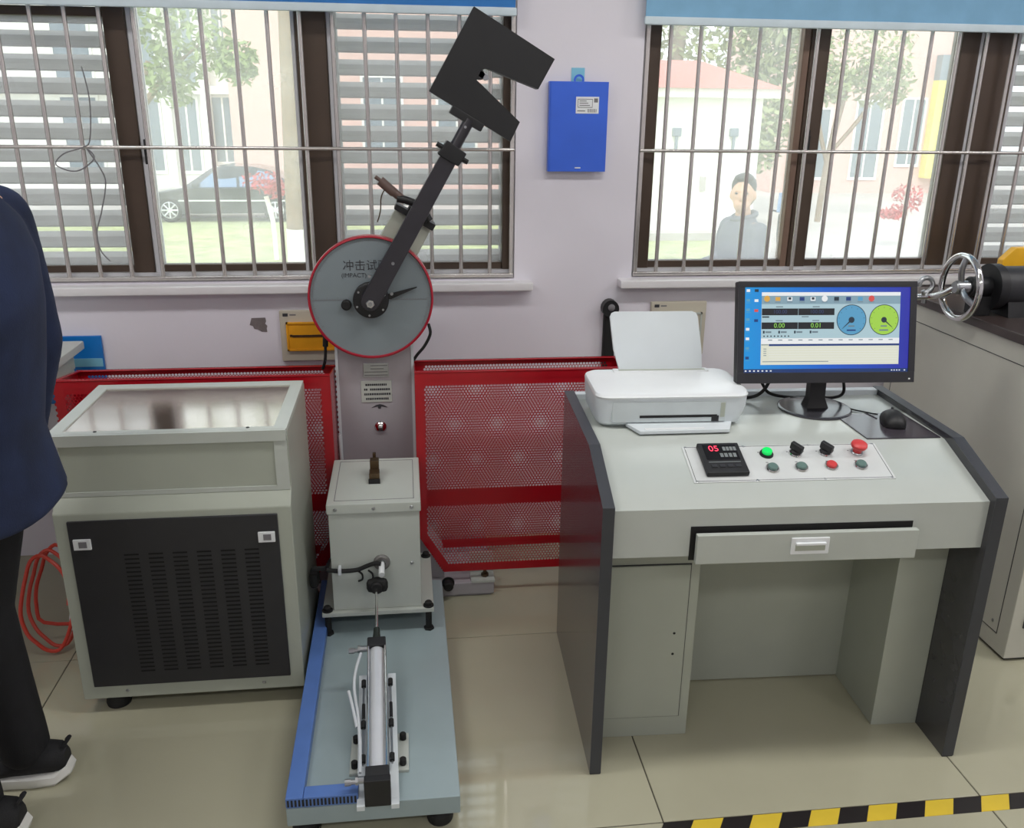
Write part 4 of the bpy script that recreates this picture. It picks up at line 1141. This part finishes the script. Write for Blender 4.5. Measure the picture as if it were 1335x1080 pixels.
B().box(.128, .14, -.1095, -.107, .03, .07).obj('guide_strip', M_beige, pr, smooth=0)
B().box(.105, .125, -.11, -.107, .018, .034, bev=.001).obj('ink_catch', M_black, pr)
tr = B().prism([(-.125, -.098), (-.1, -.165), (.14, -.16), (.165, -.098)], 'z', .004, .014, bev=.002).obj('output_tray', M_white2, pr)
B().box(-.085, .075, -.158, -.145, .0135, .0155, bev=.001).obj('tray_slider', M_white, tr)
M = Matrix.Translation((-.0, .108, .098)) @ Matrix.Rotation(R_(-14), 4, 'X')
b = B(); b.loft([[(x, -.004 + 0, z) for x, z in PS] for PS in [[(-.105, 0), (.135, 0), (.133, .06), (.121, .152), (.116, .162), (.104, .167), (-.117, .167), (-.127, .163), (-.132, .152), (-.122, .06)]]] + [[(x, .006, z) for x, z in [(-.105, 0), (.135, 0), (.133, .06), (.121, .152), (.116, .162), (.104, .167), (-.117, .167), (-.127, .163), (-.132, .152), (-.122, .06)]]])
b.xf(M).obj('paper_support', M_white2, pr)
b = B(); b.box(-.125, .15, .085, .114, .094, .1025, bev=.003); b.obj('support_hinge', M_white, pr)
B().box(-.11, .14, .089, .102, .1015, .103).obj('feed_slot', M_beige, pr, smooth=0)

# ------------------------------------------------------------------ monitor
MO = dw(.7, .5, .8105)
mon = thing('monitor', 'black desktop monitor showing blue desktop with two round gauges', 'monitor', MO, DA)
b = B(); b.lathe([(0, .008), (.096, .008), (.102, .004), (.102, 0), (0, 0)], (0, 0, 0), (0, 0, 1), 48); b.obj('base', M_dark, mon)
b = B(); b.loft([[(x, y, z) for x, y in ((-.032, -.022), (.032, -.022), (.032, .022), (-.032, .022))] if k == 0 else [(x * .72, y, z) for x, y in ((-.032, -.014 + k * .004), (.032, -.014 + k * .004), (.032, .014 + k * .004), (-.032, .014 + k * .004))] for k, z in enumerate((.006, .035, .1, .18))]); b.obj('stand_neck', M_black, mon)
HMn = Matrix.Translation((-.011, -.04, .234)) @ Matrix.Rotation(R_(-1), 4, 'Z') @ Matrix.Rotation(R_(-14), 4, 'X')
W2, H2 = .249, .138
hd = B().box(-W2, W2, 0, .03, -H2, H2, bev=.004).xf(HMn).obj('housing', M_black, mon)
B().box(-.12, .12, .028, .05, -.08, .08, bev=.01).xf(HMn).obj('rear_bulge', M_black, hd)
b = B(); SX0, SX1, SZ0, SZ1 = -.231, .231, -.109, .122
b.box(-W2, W2, -.004, .0, SZ1, H2, bev=.001).box(-W2, W2, -.004, 0, -H2, SZ0, bev=.001).box(-W2, SX0, -.004, 0, SZ0, SZ1).box(SX1, W2, -.004, 0, SZ0, SZ1)
b.xf(HMn).obj('bezel', P('monitor_bezel', (40, 40, 44), .3), hd)
B().box(.232, .237, -.0046, -.0035, -.13, -.126).xf(HMn).obj('power_led', M_label, hd, smooth=0)
def E_(name, rgb, st=1.):
    m = bpy.data.materials.new(name); m.use_nodes = True; nt = m.node_tree
    bs = nt.nodes['Principled BSDF']; c = lin(rgb)
    bs.inputs['Base Color'].default_value = (.01, .01, .01, 1); bs.inputs['Roughness'].default_value = .35
    bs.inputs['Emission Color'].default_value = c + (1,); bs.inputs['Emission Strength'].default_value = st * SCREEN
    return m
SCREEN = .95
def desktop_mat():
    m = E_('desktop_wallpaper', (20, 90, 200)); nt = m.node_tree; N = nt.nodes
    tc = N.new('ShaderNodeTexCoord'); sp = N.new('ShaderNodeSeparateXYZ'); nt.links.new(tc.outputs['Generated'], sp.inputs[0])
    rp = N.new('ShaderNodeValToRGB'); e = rp.color_ramp.elements
    e[0].position = .0; e[0].color = lin((10, 150, 225)) + (1,); e[1].position = 1; e[1].color = lin((38, 42, 165)) + (1,)
    k = rp.color_ramp.elements.new(.5); k.color = lin((15, 95, 205)) + (1,)
    nt.links.new(sp.outputs['X'], rp.inputs['Fac']); nt.links.new(rp.outputs['Color'], N['Principled BSDF'].inputs['Emission Color'])
    return m
def sx(u): return SX0 + (SX1 - SX0) * u
def sz(v): return SZ1 - (SZ1 - SZ0) * v
def px(x, y): return (x - 133) / 952, (y - 123) / 507
scr = B().quad((SX0, -.0012, SZ0), (SX1, -.0012, SZ0), (SX1, -.0012, SZ1), (SX0, -.0012, SZ1)).xf(HMn).obj('screen', desktop_mat(), hd, smooth=0)
SM_ = [E_('ui_white', (240, 243, 245)), E_('ui_toolbar', (135, 165, 180)), E_('ui_panel', (176, 205, 214)), E_('ui_black', (14, 20, 28)), E_('ui_navy', (25, 60, 125)), E_('ui_cream', (228, 230, 212)),
       E_('ui_blue', (88, 160, 200)), E_('ui_green', (165, 215, 75)), E_('ui_dark', (25, 45, 60)), E_('ui_orange', (225, 170, 70)), E_('ui_red', (220, 80, 75)), E_('ui_greytext', (110, 130, 140)), E_('ui_taskbar', (16, 52, 110)), E_('ui_limedigit', (150, 220, 90)), E_('ui_dimdigit', (60, 70, 110))]
b = B()
lay = [0]
def R4(i, x0, y0, x1, y1):
    lay[0] += 1; yy = -.0014 - .000012 * lay[0]
    (a, t), (c, d) = px(x0, y0), px(x1, y1); b.mi = i
    b.quad((sx(a), yy, sz(d)), (sx(c), yy, sz(d)), (sx(c), yy, sz(t)), (sx(a), yy, sz(t)))
def D4(i, x, y, r):
    lay[0] += 1; yy = -.0014 - .000012 * lay[0]
    a, t = px(x, y); b.mi = i; b.disc((sx(a), yy, sz(t)), r / 952 * (SX1 - SX0), 'y', 40)
def L4(i, x0, y0, x1, y1, wd):
    lay[0] += 1; yy = -.0014 - .000012 * lay[0]
    (a, t), (c, d) = px(x0, y0), px(x1, y1); p, q = Vector((sx(a), 0, sz(t))), Vector((sx(c), 0, sz(d))); n_ = Vector((-(q - p).z, 0, (q - p).x)).normalized() * wd
    b.mi = i; o = Vector((0, yy, 0)); b.quad(p - n_ + o, q - n_ * .3 + o, q + n_ * .3 + o, p + n_ + o)
R4(12, 133, 608, 1085, 630)
R4(2, 230, 152, 1028, 583); R4(0, 230, 152, 1028, 173); R4(1, 230, 173, 1028, 222)
for k, xx in enumerate((260, 322, 390, 460, 523, 590, 658, 727, 795, 860)):
    i = (9, 9, 0, 4, 0, 0, 8, 4, 6, 10)[k]
    (D4(i, xx, 190, 17) if k in (0, 5, 9) else R4(i, xx - 14, 180, xx + 14, 203)); R4(11, xx - 16, 208, xx + 16, 212)
    if k in (2, 4): R4(8, xx - 8, 182, xx + 8, 196)
for x0, y0 in ((232, 248), (441, 248), (232, 330), (441, 330)): R4(3, x0, y0, x0 + 207, y0 + 40)
for xx, yy in ((330, 238), (540, 238), (330, 320), (540, 320)): R4(11, xx - 18, yy - 3, xx + 22, yy + 3)
R4(8, 234, 294, 274, 302); R4(11, 460, 294, 500, 300)
for xx in (262, 350, 440, 530): R4(8, xx - 22, 380, xx - 12, 396); R4(11, xx - 8, 383, xx + 26, 393)
for k in range(8): R4(8, 243 + k * 20, 408, 251 + k * 20, 416)
R4(0, 230, 425, 1028, 458)
for k in range(13): R4(11, 270 + k * 58, 433, 294 + k * 58, 438)
R4(5, 230, 458, 1028, 583); R4(4, 275, 459, 1028, 471); R4(11, 232, 461, 272, 466)
for k in range(4): R4(11, 245, 486 + k * 13, 262, 490 + k * 13)
for k in range(6): R4(0, 275, 490 + k * 15, 1020, 491.5 + k * 15)
R4(11, 240, 562, 620, 566)
for cxx, i in ((747, 6), (935, 7)):
    D4(8, cxx, 317, 86); D4(i, cxx, 317, 82)
    for k in range(11):
        a = R_(225 - 27 * k); L4(8, cxx + 70 * math.cos(a), 317 - 70 * math.sin(a), cxx + 78 * math.cos(a), 317 - 78 * math.sin(a), .0006)
    R4(11, cxx - 18, 350, cxx + 18, 358); R4(11 if i == 7 else 4, cxx - 26, 374, cxx + 26, 383)
L4(8, 747, 317, 698, 366, .0022); L4(8, 935, 317, 984, 362, .0022); D4(8, 747, 317, 17); D4(8, 935, 317, 16)
for k in range(8): R4((0, 6, 6, 6, 0, 0, 6, 4)[k], 142, 134 + k * 57, 162, 150 + k * 57); R4(6, 140, 156 + k * 57, 168, 159 + k * 57)
for k, i in enumerate((8, 0, 10, 4)): R4(i, 188, 134 + k * 59, 210, 150 + k * 59)
for k in range(7): R4(0, 140 + k * 24, 615, 150 + k * 24, 623)
for xx in (985, 1000, 1015, 1030, 1060): R4(0, xx, 616, xx + 8, 622)
b.xf(HMn).obj('screen_picture', SM_, scr, smooth=0)
for s, xx, yy, m, sz_ in (('0.00', 332, 350, 13, .0155), ('0.01', 543, 350, 13, .0155), ('100.00', 335, 268, 14, .0125), ('100.00', 545, 268, 14, .0125)):
    a, t = px(xx, yy)
    lettering('screen_digits', s, sz_ * 1.15, SM_[m], scr, HMn @ upright(sx(a), -.0034, sz(t)))

# mouse pad, mouse, cables
pd = B(); pd.prism([(-.1, -.092), (.1, -.092), (.092, .105), (-.105, .1)], 'z', 0, .003, bev=.0008)
o = tag(pd.obj('mouse_pad', P('dark_glossy_mouse_pad', (60, 55, 62), .14, var=.12, scale=6)), 'dark glossy mouse pad beside the monitor base', 'mouse pad'); o.location = dw(.838, .343, .8105); o.rotation_euler = (0, 0, DA)
ms = thing('computer_mouse', 'black computer mouse on the dark pad', 'mouse', dw(.862, .362, .8138), DA + R_(72))
b = B(); rr = []
for x, hw, h in ((-.052, .012, .012), (-.046, .024, .022), (-.03, .03, .032), (-.005, .031, .036), (.02, .029, .032), (.04, .027, .023), (.05, .022, .016), (.054, .012, .01)):
    rr.append([(x, hw * math.cos(R_(180 * k / 10)), .002 + h * math.sin(R_(180 * k / 10)) ** .8) for k in range(11)])
b.loft(rr); b.obj('shell', M_black, ms)
B().box(.02, .034, -.003, .003, .028, .036, bev=.002).obj('scroll_wheel', M_rubber, ms)
B().box(-.046, .05, -.026, .026, 0, .003, bev=.001).obj('glide_base', M_rubber, ms)
def cable(name, label, pts, r, m=None):
    base = pts[0]
    o = B(base).tube(pts, r, 8, sub=8).obj(name, m or M_rubber); o.location = base
    return tag(o, label, 'cable')
cable('mouse_cable', 'thin black mouse cable running behind the monitor', [dw(.845, .415, .82), dw(.82, .46, .814), dw(.78, .5, .8145), dw(.74, .55, .814), dw(.71, .575, .8145), dw(.66, .58, .818)], .0022)
cable('monitor_cable', 'black cable looping down behind the monitor', [dw(.8, .56, .96), dw(.8, .56, .9), dw(.81, .56, .84), dw(.79, .575, .818), dw(.74, .585, .816), dw(.66, .59, .816), dw(.6, .585, .83), dw(.57, .57, .86), dw(.55, .56, .9)], .0045)
cable('printer_cable', 'black power cable between the printer and monitor', [dw(.47, .585, .82), dw(.51, .58, .818), dw(.55, .57, .828), dw(.57, .56, .85), dw(.58, .55, .88), dw(.6, .54, .93)], .005)
# ------------------------------------------------------------------ torsion machine at the right edge
RO = (2.3, 2.5, 0)
tm = thing('torsion_tester', 'grey cabinet machine with chrome handwheel and black headstock at right', 'machine', RO)
def BR(): return B(RO)
rx0, ry0, ry1, rx1 = 1.812, 2.14, 3.05, 3.3
BR().box(rx0, rx1, ry0, ry1, .01, .968, bev=.004).obj('cabinet_body', M_right, tm)
BR().box(rx0 + .01, rx1, ry0 + .01, ry1, 0, .012).obj('plinth', M_black, tm, smooth=0)
b = BR()
for a in ((2.19, 3.0, .905, .907), (2.19, 3.0, .07, .072)): b.box(rx0 - .0012, rx0 + .001, a[0], a[1], a[2], a[3])
for y in (2.19, 2.999): b.box(rx0 - .0012, rx0 + .001, y, y + .002, .07, .907)
b.obj('side_door_seam', M_ink, tm, smooth=0)
for y, z in ((2.97, .875), (2.22, .1)): BR().lathe([(0, .003), (.004, .002), (.006, 0)], (rx0, y, z), (-1, 0, 0), 12).obj('door_screw', M_steel, tm)
BR().box(2.0, 3.2, ry0 - .002, ry0 + .001, .12, .5).obj('front_door', M_beige2, tm, smooth=0)
BR().box(rx0 + .04, rx0 + .075, ry0 - .004, ry0 + .001, .12, .16).obj('front_mark', M_ink, tm, smooth=0)
BR().box(rx0 - .012, rx1 + .01, ry0 - .012, ry1 + .012, .968, .998, bev=.004).obj('bed_slab', P('dark_bed_enamel', (62, 52, 50), .3), tm)
# headstock
WC = Vector((1.762, 2.612, 1.086))
BR().cyl((1.86, WC.y, WC.z), (2.75, WC.y, WC.z), .066, n=36, bev=.008).obj('headstock_barrel', M_blackmesh, tm)
BR().cyl((1.79, WC.y, WC.z), (1.87, WC.y, WC.z), .034, n=28, bev=.004).obj('bearing_nose', M_black, tm)
BR().lathe([(.0, 0), (.074, 0), (.074, .03), (.066, .03)], (1.855, WC.y, WC.z), (1, 0, 0), 36).obj('end_ring', M_black, tm)
BR().prism([(2.545, .998), (2.56, 1.05), (2.664, 1.05), (2.68, .998)], 'x', 1.9, 2.7).obj('headstock_foot', M_black, tm, smooth=0)
# handwheel
pts = [WC + Vector((0, .1 * math.cos(R_(10 * k)), .1 * math.sin(R_(10 * k)))) for k in range(36)]
hw = BR().tube(pts, .0105, 12, closed=True).obj('handwheel', M_chrome, tm)
BR().lathe([(0, .02), (.018, .02), (.022, .012), (.022, -.03), (0, -.03)], WC, (-1, 0, 0), 20).obj('wheel_hub', M_steel, hw)
for a in (95, 205, 330):
    BR().tube([WC + Vector((0, .015 * math.cos(R_(a)), .015 * math.sin(R_(a)))), WC + Vector((-.008, .06 * math.cos(R_(a)), .06 * math.sin(R_(a)))), WC + Vector((0, .097 * math.cos(R_(a)), .097 * math.sin(R_(a))))], .0095, 10, sub=4).obj('wheel_spoke', M_steel, hw)
BR().tube([WC + Vector((-.01, .01, -.004)), WC + Vector((-.02, .05, -.03)), WC + Vector((-.03, .1, -.05)), WC + Vector((-.062, .14, -.061))], .0105, 12, sub=4).obj('crank_handle', M_chrome, hw)
c0 = WC + Vector((-.042, .118, -.016))
BR().tube([c0 + Vector((.0, 0, -.06)), c0 + Vector((-.0, 0, -.035))] + [c0 + Vector((.024 * math.sin(R_(a)), .008 * a / 360, -.024 * math.cos(R_(a)))) for a in range(-20, 300, 30)], .008, 10, sub=3).obj('curled_handle', M_steel, hw)
BR().box(1.81, 1.86, 2.58, 2.645, .998, 1.06, bev=.003).obj('nose_foot', M_black, tm)
# yellow guard behind the barrel, machine vice plate in front
b = BR(); b.prism([(1.985, 1.06), (1.985, 1.15), (2.025, 1.19), (2.4, 1.2), (2.4, 1.06)], 'y', 2.74, 2.77, bev=.004); b.obj('yellow_guard', M_yellow, tm)
BR().box(1.95, 2.7, 2.4, 2.5, .998, 1.01, bev=.003).obj('slide_plate', M_steel, tm)
BR().box(1.97, 2.02, 2.36, 2.4, .998, 1.04, bev=.004).obj('white_block', M_white, tm)

# ------------------------------------------------------------------ things on the window wall
bd = thing('hanging_file', 'blue plastic document file hanging on the wall between the windows', 'file', (.6, WY, 1.4))
o = (.6, WY, 1.4)
BM_ = Matrix.Translation((.6, 0, 1.55)) @ Matrix.Rotation(R_(-3.2), 4, 'Y') @ Matrix.Translation((-.6, 0, -1.55))
B(o).box(.499, .699, WY - .032, WY - .028, 1.405, 1.698, bev=.001).xf(Matrix.Translation((0, 0, 0))).obj('front_cover', M_binder, bd)
B(o).box(.499, .699, WY - .006, WY - .002, 1.41, 1.69, bev=.001).obj('back_cover', M_binder, bd)
B(o).box(.497, .502, WY - .032, WY - .002, 1.405, 1.698, bev=.001).obj('spine', M_binder, bd)
B(o).box(.505, .69, WY - .028, WY - .006, 1.415, 1.685).obj('paper_block', M_label, bd, smooth=0)
lb = B(o).box(.588, .667, WY - .0335, WY - .0315, 1.596, 1.65).obj('paper_label', M_label, bd, smooth=0)
b = B(o)
b.box(.594, .645, WY - .034, WY - .0333, 1.641, 1.643).box(.594, .645, WY - .034, WY - .0333, 1.615, 1.617).box(.594, .5955, WY - .034, WY - .0333, 1.615, 1.643).box(.6435, .645, WY - .034, WY - .0333, 1.615, 1.643)
for k in range(3): b.box(.6, .636 - .006 * k, WY - .034, WY - .0333, 1.621 + k * .007, 1.6235 + k * .007)
b.box(.65, .663, WY - .034, WY - .0333, 1.632, 1.645)
for k in range(9): b.box(.629 + k * .0035, .631 + k * .0035 - (.0007 if k % 2 else 0), WY - .034, WY - .0333, 1.6, 1.611)
b.box(.593, .62, WY - .034, WY - .0333, 1.603, 1.606)
b.obj('label_print', M_ink2, lb, smooth=0)
B(o).box(.591, .611, WY - .0335, WY - .0318, 1.416, 1.42).obj('maker_mark', M_label, bd, smooth=0)
b = B(o); b.lathe([(.011, 0), (.018, .001), (.018, -.001), (.011, 0)], (.598, WY - .02, 1.703), (0, 1, 0), 24); b.obj('hanging_tab', M_binder, bd)
tp = tag(B().box(.575, .62, WY - .003, WY, 1.692, 1.742).obj('adhesive_tape', M_tape, smooth=0), 'patch of pale blue tape above the hanging file', 'tape')

def breaker_box(x0, x1, z0, z1, amber, label):
    g = thing('breaker_box', label, 'electrical box', ((x0 + x1) / 2, WY, z0)); o = ((x0 + x1) / 2, WY, z0)
    B(o).box(x0, x1, WY - .018, WY, z0, z1, bev=.003).obj('box_frame', M_ivory, g)
    a, c, d, e = x0 + .022, x1 - .018, z0 + .04, z1 - .04
    b = B(o); b.box(a, c, WY - .03, WY - .017, d, d + .006).box(a, c, WY - .03, WY - .017, e - .006, e).box(a, a + .006, WY - .03, WY - .017, d, e).box(c - .006, c, WY - .03, WY - .017, d, e)
    b.obj('cover_rim', M_amber if amber else M_beige2, g, smooth=0)
    w_ = B(o).box(a + .006, c - .006, WY - .026, WY - .0172, d + .006, e - .006).obj('cover_window', M_amber if amber else M_ivory, g, smooth=0)
    b = B(o); b.box(a + .02, c - .03, WY - .029, WY - .0255, (d + e) / 2 - .002, (d + e) / 2 + .006).box(a + .012, a + .02, WY - .029, WY - .0255, (d + e) / 2, (d + e) / 2 + .008); b.obj('breaker_row', M_brass, w_, smooth=0)
    B(o).box(x0 + .012, x0 + .03, WY - .019, WY - .0175, z1 - .02, z1 - .009).obj('maker_logo', M_ink, g, smooth=0)
    B(o).box(x0 + .036, x0 + .058, WY - .019, WY - .0175, z1 - .017, z1 - .012).obj('maker_print', M_ink2, g, smooth=0)
breaker_box(-.449, -.23, .741, .925, True, 'electrical box with amber cover on the wall behind the dial')
breaker_box(.9, 1.112, .735, .938, False, 'ivory electrical box on the wall behind the printer paper support')
ph = thing('wall_handset', 'black slim handset hanging on the wall left of the printer', 'handset', (.742, WY, .72)); o = (.742, WY, .72)
B(o).box(.722, .766, WY - .03, WY, .66, .9, bev=.008).obj('handset_body', M_rubber, ph)
b = B(o); b.loft([[(.742 + .031 * math.cos(R_(20 * k)), y, .918 + (.034 if math.sin(R_(20 * k)) > 0 else .03) * math.sin(R_(20 * k))) for k in range(18)] for y in (WY - .042, WY - .004)]); b.obj('handset_head', M_black, ph)
B(o).lathe([(.0, .004), (.008, .003), (.013, .0)], (.744, WY - .042, .925), (0, -1, 0), 20).obj('earpiece', M_ink2, ph)

# ------------------------------------------------------------------ floor marking tape
hz = thing('hazard_tape', 'yellow and black striped warning tape stuck on the floor', 'tape', (.58, 1.59, 0)); o = (.58, 1.59, 0)
x = .577; k = 0; y0, y1 = 1.566, 1.6145
st = {}
for i, m in enumerate((M_black, M_yellow)):
    st[i] = B().prism([(-.031, y0 - 1.59), (.043, y0 - 1.59), (.074, y1 - 1.59), (.0, y1 - 1.59)], 'z', .0002, .0008).mesh('stripe', P('tape_black', (38, 34, 36), .3) if i == 0 else P('tape_yellow', (222, 192, 62), .35), smooth=0)
for k in range(34):
    put('stripe', st[k % 2], hz, (.577 - .58 + k * .0742, 0, 0))
